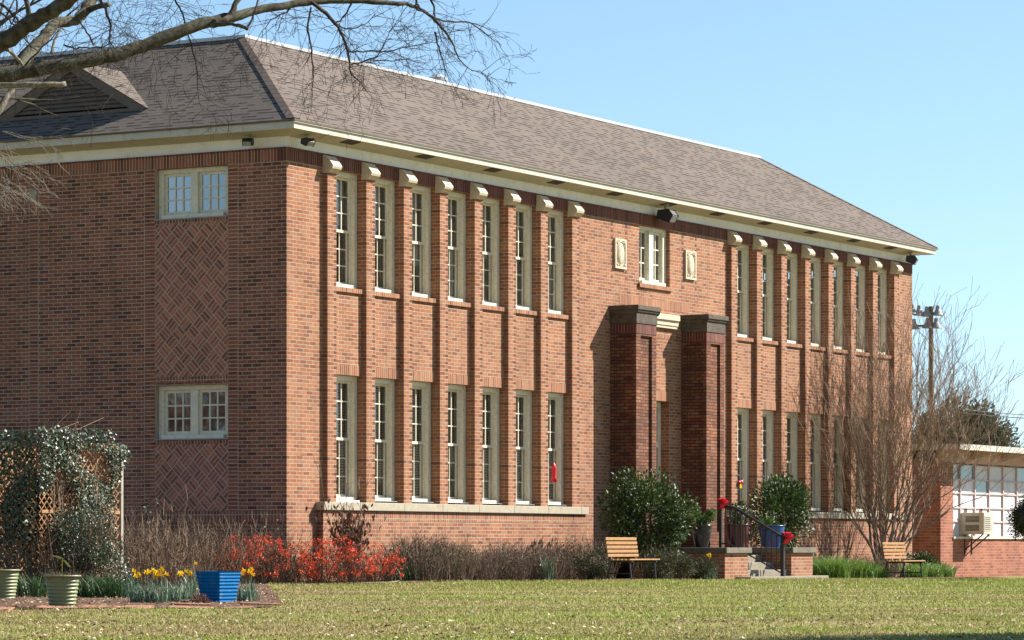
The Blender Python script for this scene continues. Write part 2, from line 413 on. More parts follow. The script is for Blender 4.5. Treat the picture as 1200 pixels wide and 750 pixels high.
def blademat():
    m = NT('grass_blade'); r = m.geo('Random Per Island'); o = m.obj()
    gcol = m.ramp(r, [(0., lin(118,142,44)), (.25, lin(150,170,62)), (.5, lin(172,180,80)), (.7, lin(134,154,54)), (.88, lin(190,182,112)), (1., lin(214,200,150))])
    bcol = m.ramp(r, [(0., lin(140,122,76)), (.3, lin(178,146,106)), (.6, lin(200,170,134)), (.8, lin(140,152,66)), (1., lin(214,192,156))])
    dt = m.n('ShaderNodeVectorMath', operation='DOT_PRODUCT'); m.l(o, dt.inputs[0]); dt.inputs[1].default_value = tuple(RT)
    lat = m.math('SUBTRACT', dt.outputs['Value'], float(CAM @ RT)); pt = m.ramp(m.math('SUBTRACT', m.noise(.32, o, 7, .66), m.math('MULTIPLY', lat, .010)), [(.44, 0.), (.58, 1.)]); col = m.mix(m.math('MULTIPLY', pt, .85), gcol, bcol); m.fin(col, .6, .2)
    tl = m.n('ShaderNodeBsdfTranslucent'); m.l(col, tl.inputs[0]); mx = m.n('ShaderNodeMixShader'); mx.inputs[0].default_value = .22
    m.l(m.b.outputs[0], mx.inputs[1]); m.l(tl.outputs[0], mx.inputs[2]); m.l(mx.outputs[0], m.out.inputs[0]); return m.mat
M['lawn_blade'] = blademat()

def bark(name, a, b, c=None, sc=14):
    m = NT(name); o = m.obj(); f = m.noise(sc, o, 8, .65)
    col = m.ramp(f, [(.3, a), (.62, b)])
    if c is not None:
        q = m.ramp(m.noise(5, o, 6, .6), [(.48, 0.), (.6, 1.)]); col = m.mix(m.math('MULTIPLY', q, .7), col, c)
    m.bump(f, .8, .02); return m.fin(col, .95, .1)
M['bark'] = bark('oak_bark', lin(44,38,32), lin(94,86,72), lin(104,106,88))
M['bark_pale'] = bark('dead_bark', lin(92,82,70), lin(150,140,124), None, 20)
M['twig_dark'] = bark('oak_twig', lin(48,42,40), lin(84,74,68), None, 10)
M['myrtle'] = bark('crape_myrtle_bark', lin(100,82,68), lin(150,130,112), lin(170,152,134), 8)
M['myrtle_twig'] = bark('crape_myrtle_twig', lin(136,114,96), lin(172,148,126), None, 6)
M['bark_brown'] = bark('shrub_bark', lin(70,56,46), lin(110,92,76))

def lawn_mat():
    m = NT('lawn'); o = m.obj(); a = m.noise(.55, o, 5, .6); b = m.noise(14, o, 6, .7); c = m.noise(70, o, 3, .7)
    col = m.ramp(b, [(.3, lin(104,106,50)), (.5, lin(134,132,70)), (.7, lin(156,142,92))])
    br = m.ramp(a, [(.42, 0.), (.62, 1.)]); col = m.mix(m.math('MULTIPLY', br, .7), col, lin(148,122,90))
    col = m.mix(.3, col, m.ramp(c, [(.3, .2), (.7, .9)]), 'OVERLAY'); m.bump(b, .6, .03)
    return m.fin(col, .95, .1)
M['lawn'] = lawn_mat()
def mulch():
    m = NT('mulch'); o = m.obj(); b = m.noise(22, o, 7, .75); a = m.noise(2, o, 4)
    col = m.ramp(b, [(.3, lin(66,50,42)), (.5, lin(112,86,68)), (.68, lin(160,130,106)), (.8, lin(196,170,146))])
    col = m.mix(m.math('MULTIPLY', m.ramp(a, [(.4, 0.), (.65, 1.)]), .4), col, lin(120,96,76)); m.bump(b, .9, .03); return m.fin(col, .95, .1)
M['mulch'] = mulch()
M['path'] = plain('path_concrete', lin(160,146,120), .9, .15, 4)
M['paver'] = plain('terracotta_paver', lin(172,122,94), .9, .2, 5, dirt=lin(130,92,70))
M['wood'] = plain('bench_wood', lin(184,138,88), .5, .2, 14)
def ribbed(name, c1, rough, spec):
    m = NT(name); f = m.noise(5, m.obj(), 4); col = m.mix(f, tuple(x*.75 for x in c1[:3])+(1,), c1)
    d = m.ramp(m.noise(12, m.obj(), 6, .7), [(.56, 0.), (.7, 1.)]); col = m.mix(m.math('MULTIPLY', d, .35), col, lin(150,140,120)); return m.fin(col, rough, spec)
M['pot_green'] = ribbed('glazed_green', lin(142,148,102), .45, .4)
M['pot_blue'] = ribbed('glazed_blue', lin(6,116,180), .75, .12)
M['pot_navy'] = ribbed('glazed_navy', lin(24,32,46), .25, .6)
M['pot_maroon'] = ribbed('glazed_maroon', lin(84,34,40), .25, .6)
M['pot_cobalt'] = ribbed('glazed_cobalt', lin(34,84,150), .25, .6)
M['soil'] = plain('potting_soil', lin(70,54,44), .95, .3, 30)
M['ribbon'] = plain('red_ribbon', lin(226,16,34), .35, .12, 8, .5)
M['lattice'] = plain('lattice_wood', lin(190,140,96), .8, .2, 6)
M['white_post'] = plain('white_post', lin(176,164,146), .6, .1, 6)
M['annex_white'] = plain('white_board', lin(226,224,228), .6, .08, 1.2, dirt=lin(190,180,176))
M['annex_glass'] = plain('hazy_glass', lin(122,152,166), .15, .15, 1.5, .6)
M['annex_frame'] = plain('annex_frame', lin(208,186,182), .6, .1)
M['annex_fascia'] = plain('annex_fascia', lin(214,206,190), .6, .1)
M['annex_band'] = plain('annex_band', lin(206,170,156), .7, .12)
M['annex_soffit'] = plain('annex_soffit', lin(196,176,158), .7, .12)
M['ac'] = plain('ac_beige', lin(206,196,176), .55, .08, 4, dirt=lin(170,158,138))
M['ac_grille'] = plain('ac_grille', lin(92,88,84), .7, .1)
M['pole'] = plain('pole_wood', lin(126,106,92), .9, .2, 2)

# ================================================================== GROUND
def ground():
    du = np.concatenate([[-800,-300,-120,-50,-20,0,8,14], np.arange(18,72,.5), [75,80,86,92,100,108,115,130,160,220,320,500,900,1600,3000]])
    dv = np.concatenate([[-3000,-1200,-500,-200,-80,-40,-25], np.arange(-16,16.1,.5), [22,30,40,80,200,500,1200,3000]])
    A, B = np.meshgrid(du, dv, indexing='ij')
    X = CAM[0] + A*FW[0] + B*RT[0]; Y = CAM[1] + A*FW[1] + B*RT[1]
    Z = g(X, Y); V = np.stack([X, Y, Z], -1).reshape(-1, 3)
    n, k = A.shape; i = np.arange((n-1)*(k-1)); r = i//(k-1)*k + i % (k-1)
    F = np.stack([r, r+k, r+k+1, r+1], 1)
    o = npmesh('ground', V, F, M['lawn']); tag(o, kind='structure'); return o
ground()
def drape(name, poly, mat, dz, step=.4):
    P2 = np.array(poly); x0, y0 = P2.min(0); x1, y1 = P2.max(0)
    import bmesh
    bm = bmesh.new(); bm.faces.new([bm.verts.new((p[0], p[1], 0)) for p in poly])
    for ax, a, b in ((0, x0, x1), (1, y0, y1)):
        for t in np.arange(a+step, b, step):
            co = (t,0,0) if ax == 0 else (0,t,0); no = (1,0,0) if ax == 0 else (0,1,0)
            bmesh.ops.bisect_plane(bm, geom=bm.verts[:]+bm.edges[:]+bm.faces[:], plane_co=co, plane_no=no)
    for v in bm.verts: v.co.z = float(g(v.co.x, v.co.y)) + dz
    me = bpy.data.meshes.new(name); bm.to_mesh(me); bm.free(); me.materials.append(mat)
    o = bpy.data.objects.new(name, me); C.objects.link(o); return tag(o, kind='structure')
def gxy(px, D): p = gp(px, D); return (p[0], p[1])
BED = [gxy(-90,33.6), gxy(60,33.6), gxy(200,34.6), gxy(318,35.6), gxy(332,38), gxy(318,48), gxy(312,57.2), gxy(300,60), gxy(-90,60)]
drape('garden_bed', BED, M['mulch'], .014)
BED2 = [(-1.4,-1.75), (11.6,-1.9), (11.6,-3.0), (9.6,-3.45), (7.6,-3.3), (3.,-2.1), (0,-2.05)]
BED2 = [(-2.6,-1.9), (2.,-2.0), (6.4,-2.4), (8.2,-2.75), (11.6,-3.2), (11.6,-.12), (-.2,-.12), (-.2,1.2), (-2.6,1.2)]
drape('foundation_bed', BED2, M['mulch'], .018)
BED3 = [(16.1,-3.4), (20.,-3.2), (24.,-3.0), (28.6,-2.2), (28.6,-.12), (16.1,-.12)]
drape('border_bed', BED3, M['mulch'], .018)
drape('path', [gxy(312,56.6), gxy(455,57.6), gxy(470,58.6), gxy(462,57.0), gxy(315,55.6)], M['path'], .03)

def inpoly(x, y, poly):
    c = np.zeros(x.shape, bool); n = len(poly); j = n-1
    for i in range(n):
        xi, yi = poly[i]; xj, yj = poly[j]
        m = ((yi > y) != (yj > y)) & (x < (xj-xi)*(y-yi)/(yj-yi+1e-12)+xi); c ^= m; j = i
    return c
def blades(N, x, y, z, h, wd, lean=.5, rg=rng):
    az = rg.uniform(0, 2*np.pi, N); d = np.stack([np.cos(az), np.sin(az)], 1)
    la = rg.uniform(0, 2*np.pi, N); L = np.stack([np.cos(la), np.sin(la)], 1)*(h*lean*rg.uniform(.1,1,N))[:,None]
    b0 = np.stack([x-d[:,0]*wd/2, y-d[:,1]*wd/2, z], 1); b1 = np.stack([x+d[:,0]*wd/2, y+d[:,1]*wd/2, z], 1)
    m0 = np.stack([x+L[:,0]*.35-d[:,0]*wd*.4, y+L[:,1]*.35-d[:,1]*wd*.4, z+h*.6], 1); m1 = np.stack([x+L[:,0]*.35+d[:,0]*wd*.4, y+L[:,1]*.35+d[:,1]*wd*.4, z+h*.6], 1)
    tp = np.stack([x+L[:,0], y+L[:,1], z+h*rg.uniform(.8,1,N)], 1); t2 = tp + np.stack([d[:,0]*wd*.15, d[:,1]*wd*.15, 0*x], 1)
    V = np.stack([b0, b1, m1, m0, t2, tp], 1).reshape(-1, 3); i = np.arange(N)*6
    F = np.concatenate([np.stack([i, i+1, i+2, i+3], 1), np.stack([i+3, i+2, i+4, i+5], 1)])
    return V, F
def lawn():
    N = 380000
    # depth sampled so that the number per picture row is even
    u = rng.uniform(0, 1, N); D = 1/(1/19.5 + u*(1/70-1/19.5)); D = np.where(rng.uniform(0,1,N) < .45, rng.uniform(19.5, 70, N), D)
    lat = rng.uniform(-1, 1, N)*(D*.158 + 3.2)
    X = CAM[0]+D*FW[0]+lat*RT[0]; Y = CAM[1]+D*FW[1]+lat*RT[1]
    bad = inpoly(X, Y, BED) | inpoly(X, Y, BED2) | inpoly(X, Y, BED3) | ((X > -.1) & (Y > -.3)) | ((X > 11.6) & (X < 16.2) & (Y > -3.3))
    pat = np.sin(X*.8+1.7*np.sin(Y*.55))*np.cos(Y*.9-.4*X) + .5*np.sin(X*2.1+Y*1.3)
    thin = rng.uniform(-1.9, 1.2, N) > -pat*.0 + .0*pat + np.where(pat < -.55, -.2, 1.3)
    ok = ~bad & ~thin
    X, Y, D = X[ok], Y[ok], D[ok]; n = len(X)
    h = rng.uniform(.010, .034, n)*np.where(D > 50, 1.7, 1.)*(1+.012*(D-20)/10); wd = .004+.00012*D
    V, F = blades(n, X, Y, g(X, Y)-.003, h, wd, .9)
    tag(npmesh('lawn_grass', V, F, M['lawn_blade']), 'patchy yellow green lawn grass in front of the brick school', 'grass', kind='stuff')
lawn()
def flakes(N, X, Y, Z, size, flat=.35, rg=rng):
    az = rg.uniform(0, 2*np.pi, N); a = np.stack([np.cos(az), np.sin(az), rg.uniform(-flat, flat, N)], 1)*(size*.5)[:,None]
    b = np.stack([-np.sin(az), np.cos(az), rg.uniform(-flat, flat, N)], 1)*(size*.5*rg.uniform(.35,.7,N))[:,None]
    c = np.stack([X, Y, Z+size*.2], 1); V = np.stack([c-a, c-b*.9+a*.1, c+a, c+b], 1).reshape(-1, 3)
    V[3::4,2] += .2*size; i = np.arange(N)*4; return V, np.stack([i, i+1, i+2, i+3], 1)
def litter():
    N = 16000; u = rng.uniform(0, 1, N); D = 1/(1/19.5 + u*(1/68-1/19.5)); lat = rng.uniform(-1,1,N)*(D*.158+2)
    X = CAM[0]+D*FW[0]+lat*RT[0]; Y = CAM[1]+D*FW[1]+lat*RT[1]
    bad = ((X > -.1) & (Y > -.3)) | ((X > 11.6) & (X < 16.2) & (Y > -3.3))
    pat = np.sin(X*.8+1.7*np.sin(Y*.55))*np.cos(Y*.9-.4*X); keep = ~bad & ((pat < -.1) | (rng.uniform(0,1,N) < .45))
    X, Y = X[keep], Y[keep]; n = len(X)
    V, F = flakes(n, X, Y, g(X, Y)+.015, rng.uniform(.016,.042,n), .5)
    N2 = 6000; D = rng.uniform(33.7, 56, N2); px = rng.uniform(-60, 325, N2); lat = (px-CX)/FPX*D
    X = CAM[0]+D*FW[0]+lat*RT[0]; Y = CAM[1]+D*FW[1]+lat*RT[1]; k = inpoly(X, Y, BED); X, Y = X[k], Y[k]
    V2, F2 = flakes(len(X), X, Y, g(X, Y)+.018, rng.uniform(.012,.045,len(X)), .5)
    tag(npmesh('mulch_litter', V2, F2, M['litter']), 'brown leaf bits lying on the mulch of the left bed', 'leaves', kind='stuff')
    tag(npmesh('fallen_leaves', V, F, M['litter']), 'dry fallen leaves scattered over the lawn', 'leaves', kind='stuff')
litter()

# ================================================================== SCHOOL BUILDING
LB, DB = 27.9, 15.0
ZB, ZF, ZS = 7.39, 7.63, 7.90
school = thing('school_building', 'two storey red brick school with tall pilasters and brown shingle roof', 'building', (0,0,0))
def wall_holes(mb, u0, u1, z0, z1, holes, fn, rev, ub=(), zb=()):
    us = sorted(set([u0, u1] + [h[0] for h in holes] + [h[1] for h in holes] + list(ub)))
    zs = sorted(set([z0, z1] + [h[2] for h in holes] + [h[3] for h in holes] + list(zb)))
    for i in range(len(us)-1):
        for j in range(len(zs)-1):
            uc, zc = (us[i]+us[i+1])/2, (zs[j]+zs[j+1])/2
            if any(h[0] < uc < h[1] and h[2] < zc < h[3] for h in holes): continue
            mb.face(fn(us[i], zs[j], 0), fn(us[i+1], zs[j], 0), fn(us[i+1], zs[j+1], 0), fn(us[i], zs[j+1], 0))
    for a, b, c, d in holes:
        mb.face(fn(a,c,0), fn(a,d,0), fn(a,d,rev), fn(a,c,rev)); mb.face(fn(b,c,0), fn(b,c,rev), fn(b,d,rev), fn(b,d,0))
        mb.face(fn(a,d,0), fn(b,d,0), fn(b,d,rev), fn(a,d,rev)); mb.face(fn(a,c,0), fn(a,c,rev), fn(b,c,rev), fn(b,c,0))
PITCH, PW = 1.2917, .292
PL = [1.158 + PITCH*i for i in range(8)]
PR = [LB+.1 - 1.158 - PW - PITCH*i for i in range(8)][::-1]
UP = (5.29, 7.385); LO = (1.46, 3.72)
bays = [(P[i]+PW, P[i+1]) for P in (PL, PR) for i in range(7)]
holes = [(a, b, z0, z1) for a, b in bays for z0, z1 in (UP, LO)]
CW = (13.297, 14.711, 6.16, 7.385); DO = (13.3, 14.68, .61, 3.72)
holes += [CW, DO]
mb = MB(); wall_holes(mb, 0, LB, -.6, ZB, holes, lambda u, z, d: (u, d, z), .30); mb.build('front_wall', M['brick'], school, uv=True)
LW = [(1.247, 2.82, 2.555, 3.515), (1.247, 2.82, 6.487, 7.385), (6.9, 8.47, 2.555, 3.515), (6.9, 8.47, 6.487, 7.385)]
LW += [(10.9, 12.5, 2.555, 3.515), (10.9, 12.5, 6.487, 7.385)]
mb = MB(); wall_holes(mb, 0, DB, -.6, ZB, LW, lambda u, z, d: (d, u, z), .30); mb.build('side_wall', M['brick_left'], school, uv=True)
mb = MB(); mb.face((LB,0,-.6),(LB,DB,-.6),(LB,DB,ZB),(LB,0,ZB)); mb.face((0,DB,-.6),(LB,DB,-.6),(LB,DB,ZB),(0,DB,ZB)); mb.build('rear_wall', M['brick'], school, uv=True)
mb = MB(); mb.box(.31, LB-.02, 4.2, 4.3, -.5, 7.55); mb.box(4.2, 4.3, 4.31, DB-.02, -.5, 7.55); mb.build('inner_wall', M['plate'], school)
mb = MB(); mb.box(.31, LB-.02, .31, DB-.02, 4.05, 4.2); mb.box(.31, LB-.02, .31, DB-.02, 7.56, 7.6); mb.build('ceiling', M['plate'], school)
# soldier band under the frieze, 3 mm proud at every face
mb = MB(); mb.box(0-.004, LB+.004, -.004, .2, ZB, ZF-.03); mb.build('soldier_course', M['soldier_dark'], school, uv=True)  # front band brick coloured darker for the eave's shade
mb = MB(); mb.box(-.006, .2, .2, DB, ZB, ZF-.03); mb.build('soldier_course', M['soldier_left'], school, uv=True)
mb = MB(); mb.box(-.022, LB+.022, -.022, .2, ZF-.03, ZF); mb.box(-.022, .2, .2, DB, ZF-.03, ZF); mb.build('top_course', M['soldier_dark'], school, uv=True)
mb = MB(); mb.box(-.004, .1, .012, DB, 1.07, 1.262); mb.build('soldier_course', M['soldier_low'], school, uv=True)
# frieze, soffit, fascia
OV = .45
mb = MB(); mb.box(.03, LB-.03, .03, .2, ZF, ZS+.05); mb.box(.03, .2, .2, DB, ZF, ZS+.05); mb.box(LB-.2, LB-.03, .2, DB, ZF, ZS+.05)
for x in np.arange(2.3, LB, 2.44): mb.box(x, x+.012, .026, .03, ZF, ZS)
mb.build('frieze', M['frieze'], school)
mb = MB(); e = OV-.03
so_ = [(-e,-e,ZS),(LB+e,-e,ZS),(LB+e,DB+e,ZS),(-e,DB+e,ZS)]; si_ = [(.03,.03,ZS-.08),(LB-.03,.03,ZS-.08),(LB-.03,DB-.03,ZS-.08),(.03,DB-.03,ZS-.08)]
for i in range(4): mb.face(so_[i], so_[(i+1) % 4], si_[(i+1) % 4], si_[i])
mb.build('soffit', M['cream'], school)
mb = MB()
mb.box(-OV, LB+OV, -OV, -e, ZS-.02, ZS+.125); mb.box(-OV, -e, -e, DB+OV, ZS-.02, ZS+.125); mb.box(LB+e, LB+OV, -e, DB+OV, ZS-.02, ZS+.125)
mb.box(-e, LB+e, DB+e, DB+OV, ZS-.02, ZS+.125)
mb.box(-OV-.03, LB+OV+.03, -OV-.03, -OV, ZS+.085, ZS+.13)
mb.build('fascia', M['cream'], school)
for px in (410, 497, 577, 651, 720, 783, 840, 896, 950, 1000, 1043):
    x = on_y(px, -.25); mb = MB(); zv = lambda y: ZS-.08*(y+e)/(e+.03)
    mb.prism([(-.36,zv(-.36)-.012),(-.16,zv(-.16)-.012),(-.16,zv(-.16)+.01),(-.36,zv(-.36)+.01)], x-.2, x+.2)
    for k in range(4): y_ = -.345+.045*k; mb.prism([(y_,zv(y_)-.018),(y_+.02,zv(y_+.02)-.018),(y_+.02,zv(y_+.02)-.0125),(y_,zv(y_)-.0125)], x-.2, x+.2)
    mb.build('soffit_vent', M['ac_grille'], school)
# roof: hip slopes up to a flat deck
ZE, ZT, DR = 8.035, 10.15, 2.86
E0 = OV+.04; sl = (ZT-ZE)/(DR+E0)
def roof_z(d): return ZE + sl*(d+E0)
a0, a1, b0, b1 = -E0, LB+E0, -E0, DB+E0
r = [(a0,b0,ZE),(a1,b0,ZE),(a1,b1,ZE),(a0,b1,ZE)]; t = [(DR,DR,ZT),(LB-DR,DR,ZT),(LB-DR,DB-DR,ZT),(DR,DB-DR,ZT)]
mb = MB()
for i in range(4): j = (i+1) % 4; mb.face(r[i], r[j], t[j], t[i])
# starter edge thickness
for i in range(4):
    j = (i+1) % 4; p, q = r[i], r[j]; mb.face((p[0],p[1],ZE-.03), (q[0],q[1],ZE-.03), q, p)
roof = mb.build('roof', M['shingle'], school, uv=True)
mb = MB(); mb.face(*[(p[0],p[1],ZE-.03) for p in r]); mb.build('roof_underlay', M['dark'], roof)
mb = MB(); mb.face(*[(p[0], p[1], p[2]-.01) for p in t]); mb.build('roof_deck', M['grey_metal'], roof)
mb = MB()
mb.box(DR-.06, LB-DR+.06, DR-.07, DR+.12, ZT-.03, ZT+.03); mb.box(DR-.06, DR+.12, DR+.12, DB-DR, ZT-.035, ZT+.03); mb.box(LB-DR-.12, LB-DR+.06, DR+.12, DB-DR, ZT-.035, ZT+.03)
mb.build('roof_edge_flashing', M['white_metal'], roof)
for (p, q, dx) in ((r[0], t[0], 1), (r[1], t[1], -1)):
    P_, Q_ = Vector(p), Vector(q); mb = MB(); wdt = .17
    up = Vector((0,0,.02))
    # strip over both slopes
    sA = Vector((dx*1, 0, 0))*wdt; sB = Vector((0, 1, 0))*wdt
    mb.face(P_+up, P_+sA+up, Q_+sA*1.0+up, Q_+up); mb.face(P_+up, Q_+up, Q_+sB+up, P_+sB+up)
    mb.face(P_+sA+up, P_+sA, Q_+sA, Q_+sA+up); mb.face(P_+sB, P_+sB+up, Q_+sB+up, Q_+sB)
    mb.build('hip_cap', M['hip'], roof)
# gable vent on the side slope
xg, yg0, yg1, yga, zg0, zga = .34, 3.3, 6.6, 4.95, 8.60, 9.50
dv = MB()
vent = MB()
roofd = MB()
xr = lambda z: (z-ZE)/sl - E0           # roof x where the slope has height z
ov = .08
for (ya, za), (yb, zb) in (((yg0-.1, zg0-.05), (yga, zga+.03)), ((yg1+.1, zg0-.05), (yga, zga+.03))):
    roofd.face((xg-ov, ya, za), (xr(za)+.0, ya, za), (xr(zb)+.02, yb, zb), (xg-ov, yb, zb))
dorm = roofd.build('gable_roof', M['shingle'], roof, uv=True)
mb = MB(); mb.face((xg+.05, yg0, zg0-.1), (xg+.05, yg1, zg0-.1), (xg+.05, yga, zga)); mb.build('gable_back', M['dark'], dorm)
mb = MB()
n = 9
for k in range(n):
    z = zg0 + .02 + k*(zga-zg0-.2)/n; fr = (z-zg0)/(zga-zg0); ya = yg0+.2+(yga-yg0-.2)*fr; yb = yg1-.2-(yg1-.2-yga)*fr
    if yb-ya > .1: mb.prism([(xg-.035, z), (xg-.025, z-.012), (xg+.035, z+.062), (xg+.025, z+.074)], ya, yb, 'y')
mb.build('louver', M['louver'], dorm)
mb = MB()
for ya, s in ((yg0-.06, 1), (yg1+.06, -1)):
    mb.face((xg-.05, ya, zg0-.06), (xg-.05, ya+s*.32, zg0-.06), (xg-.05, yga, zga-.17), (xg-.05, yga, zga+.0))
    mb.face((xg-.05, ya+s*.32, zg0-.06), (xg+.04, ya+s*.32, zg0-.06), (xg+.04, yga, zga-.17), (xg-.05, yga, zga-.17))
    mb.face((xg-.05, ya, zg0-.06), (xg-.05, yga, zga), (xg-ov, yga, zga+.025), (xg-ov, ya-s*.04, zg0-.052))
mb.box(xg-.055, xg+.04, yg0, yg1, zg0-.09, zg0-.03)
mb.build('rake_board', M['louver'], dorm)
# roof vent cap on the deck
vx = on_y(513, 3.6); mb = MB(); mb.lathe([(.0,.0),(.12,0),(.12,.22),(.2,.24),(.2,.3),(.1,.36),(0,.37)], (vx,3.6,ZT-.01), 14); mb.build('roof_vent', M['white_metal'], roof, smooth=False)

# ---- pilasters with stone corbels
def make_pilaster():
    o = MB().box(0, PW, -.10, -.0005, 1.432, 7.30).build('pilaster', M['brick_pil'], school, uv=True)
    c = MB(); c.prism([(-.0008,7.285),(-.12,7.285),(-.145,7.30),(-.15,7.325),(-.20,7.355),(-.215,7.40),(-.21,7.425),(-.075,7.585),(-.03,7.60),(-.0008,7.60)], -.012, PW+.012)
    c.build('corbel', M['stone'], o, bevel=.006); return o
pil = make_pilaster()
for i, x in enumerate(PL+PR):
    o = pil if i == 0 else copy_tree(pil, school)
    o.location = (x, 0, 0)
# ---- stone water table and brick base
for a, b in ((PL[0]-.24, PL[-1]+PW+.26), (PR[0]-.24, PR[-1]+PW+.26)):
    base = MB().box(a+.05, b-.05, -.13, -.0005, -.6, 1.10).build('brick_base', M['brick'], school, uv=True)
    MB().box(a+.047, b-.047, -.133, -.0007, 1.10, 1.285).build('soldier_course', M['soldier'], base, uv=True)
    m_ = MB(); x = a
    while x < b-.01:
        x2 = min(b, x+1.36); m_.box(x+.002, x2-.002, -.185, .05, 1.285, 1.432); x = x2
    m_.build('stone_ledge', M['sill_stone'], base, bevel=.008)
# ---- spandrels
for a, b in bays:
    s_ = MB().box(a+.002, b-.002, -.006, .05, 3.722, 3.905).build('soldier_course', M['soldier'], school, uv=True)
    s_ = MB().box(a+.002, b-.002, -.045, .06, 5.205, 5.289).build('brick_sill', M['soldier'], school, uv=True, bevel=.004)

# ---- windows
def tall_window(name, w_, h, blind):
    f = MB(); T = .12
    # box frame
    f.box(0, .1, .10, .26, 0, h); f.box(w_-.1, w_, .10, .26, 0, h); f.box(.1, w_-.1, .10, .26, h-.09, h); f.box(.1, w_-.1, .06, .26, 0, .07)
    f.box(.1, .125, .17, .2, .07, h-.09); f.box(w_-.125, w_-.1, .17, .2, .07, h-.09)
    o = f.build(name, M['cream_frame'], school, bevel=.004)
    s = MB(); x0, x1, z0, z1 = .125, w_-.125, .07, h-.09; zm = (z0+z1)/2
    for (za, zb, y) in ((zm-.025, z1, .185), (z0, zm+.025, .225)):
        s.box(x0, x0+.045, y, y+.035, za, zb); s.box(x1-.045, x1, y, y+.035, za, zb)
        s.box(x0+.045, x1-.045, y, y+.035, za, za+.05); s.box(x0+.045, x1-.045, y, y+.035, zb-.045, zb)
        for k in (1, 2):
            x = x0+.045+(x1-x0-.09)*k/3; s.box(x-.011, x+.011, y+.004, y+.03, za+.05, zb-.045)
            z = za+.05+(zb-za-.095)*k/3; s.box(x0+.045, x1-.045, y+.006, y+.028, z-.011, z+.011)
    s.build('sash', M['cream_frame'], o)
    p = MB()
    for (za, zb, y) in ((zm+.02, z1-.04, .203), (z0+.045, zm-.02, .243)): p.face((x0+.04,y,za),(x1-.04,y,za),(x1-.04,y,zb),(x0+.04,y,zb))
    p.build('pane', M['glass'], o)
    b = MB(); b.face((.1,.29,.0),(w_-.1,.29,.0),(w_-.1,.29,h),(.1,.29,h)); b.build('blind', M['blind'] if blind else M['shade'], o)
    return o
bw = bays[0][1]-bays[0][0]-.004
wu = tall_window('window', bw, UP[1]-UP[0], False); wl = tall_window('window', bw, LO[1]-LO[0], True)
for i, (a, b) in enumerate(bays):
    o = wu if i == 0 else copy_tree(wu, school); o.location = (a+.002, 0, UP[0])
    o = wl if i == 0 else copy_tree(wl, school); o.location = (a+.002, 0, LO[0])
    if i < 14:
        k = MB().box(a+.1, b-.1, -.02, .05, 1.433, 1.47).build('window_sill', M['frieze'], o, bevel=.006); k.location = (-a-.002, 0, -LO[0])
rb_ = random.Random(4)
for o in [c for c in school.children if c.name.startswith('window')]:        # shades drawn to different heights
    for c in o.children:
        if c.name.startswith('blind') and rb_.random() < .6:
            k = rb_.choice((.45,.55,.7,.85)); hh = max(v.co.z for v in c.data.vertices); c.scale = (1,1,k); c.location = (0,0,hh*(1-k))
def casement(name, w_, h, axis, pos, rows, cols, glassm, frame=.11, dep=.10, mull=.15, sashw=.05):
    """two leaf casement; local u along the wall, v inwards"""
    def B(mb, u0,u1,v0,v1,z0,z1):
        if axis == 'y': mb.box(v0,v1,u0,u1,z0,z1)
        else: mb.box(u0,u1,v0,v1,z0,z1)
    f = MB(); B(f,0,frame,dep,.25,0,h); B(f,w_-frame,w_,dep,.25,0,h); B(f,frame,w_-frame,dep,.25,h-.08,h); B(f,frame,w_-frame,dep-.08,.25,0,.07)
    B(f,w_/2-mull/2,w_/2+mull/2,dep-.01,.25,.07,h-.08)
    o = f.build(name, M['cream_frame'], school, bevel=.005, loc=pos)
    p = MB()
    for u0, u1 in ((frame, w_/2-mull/2), (w_/2+mull/2, w_-frame)):
        s = MB(); z0, z1 = .07, h-.08; v = .15
        B(s,u0,u0+sashw,v,v+.04,z0,z1); B(s,u1-sashw,u1,v,v+.04,z0,z1); B(s,u0+sashw,u1-sashw,v,v+.04,z0,z0+.07); B(s,u0+sashw,u1-sashw,v,v+.04,z1-.05,z1)
        for k in range(1, cols): u = u0+sashw+(u1-u0-2*sashw)*k/cols; B(s,u-.013,u+.013,v+.003,v+.032,z0+.07,z1-.05)
        for k in range(1, rows): z = z0+.07+(z1-z0-.12)*k/rows; B(s,u0+sashw,u1-sashw,v+.005,v+.03,z-.013,z+.013)
        s.build('sash', M['cream_frame'], o)
        q = [(u0+.04,z0+.05),(u1-.04,z0+.05),(u1-.04,z1-.04),(u0+.04,z1-.04)]
        p.face(*[((v+.02, a, b) if axis == 'y' else (a, v+.02, b)) for a, b in q])
    p.build('pane', glassm, o)
    b = MB(); q = [(0,0),(w_,0),(w_,h),(0,h)]; b.face(*[((.29, a, c) if axis == 'y' else (a, .29, c)) for a, c in q]); b.build('blind', M['shade'], o)
    return o
for a, b, c, d in LW:
    o = casement('window', b-a-.004, d-c-.002, 'y', (0, a+.002, c+.001), 3, 3, M['glass_side'])
    MB().box(-.03, .1, 0, b-a-.004, -.02, .0).build('window_sill', M['grey_metal'], o, bevel=.003)
for a, b in ((1.247, 2.82), (6.9, 8.47)):
    for z0, z1 in ((3.66, 6.40), (1.266, 2.46)):
        MB().box(-.006, .05, a+.005, b-.005, z0, z1).build('basketweave_panel', M['weave'], school)
    for z0, z1 in ((6.40, 6.487), (3.56, 3.66), (2.46, 2.53)):
        MB().box(-.014, .05, a+.002, b-.002, z0, z1-.002).build('rowlock_course', M['soldier_low'], school, uv=True)
cw = casement('window', CW[1]-CW[0]-.004, CW[3]-CW[2]-.002, 'x', (CW[0]+.002, 0, CW[2]+.001), 3, 2, M['glass'], .16, .09, .2, .05)
MB().box(CW[0]-.06, CW[1]+.06, -.05, .06, CW[2]-.09, CW[2]-.001).build('brick_sill', M['soldier'], school, uv=True, bevel=.004)
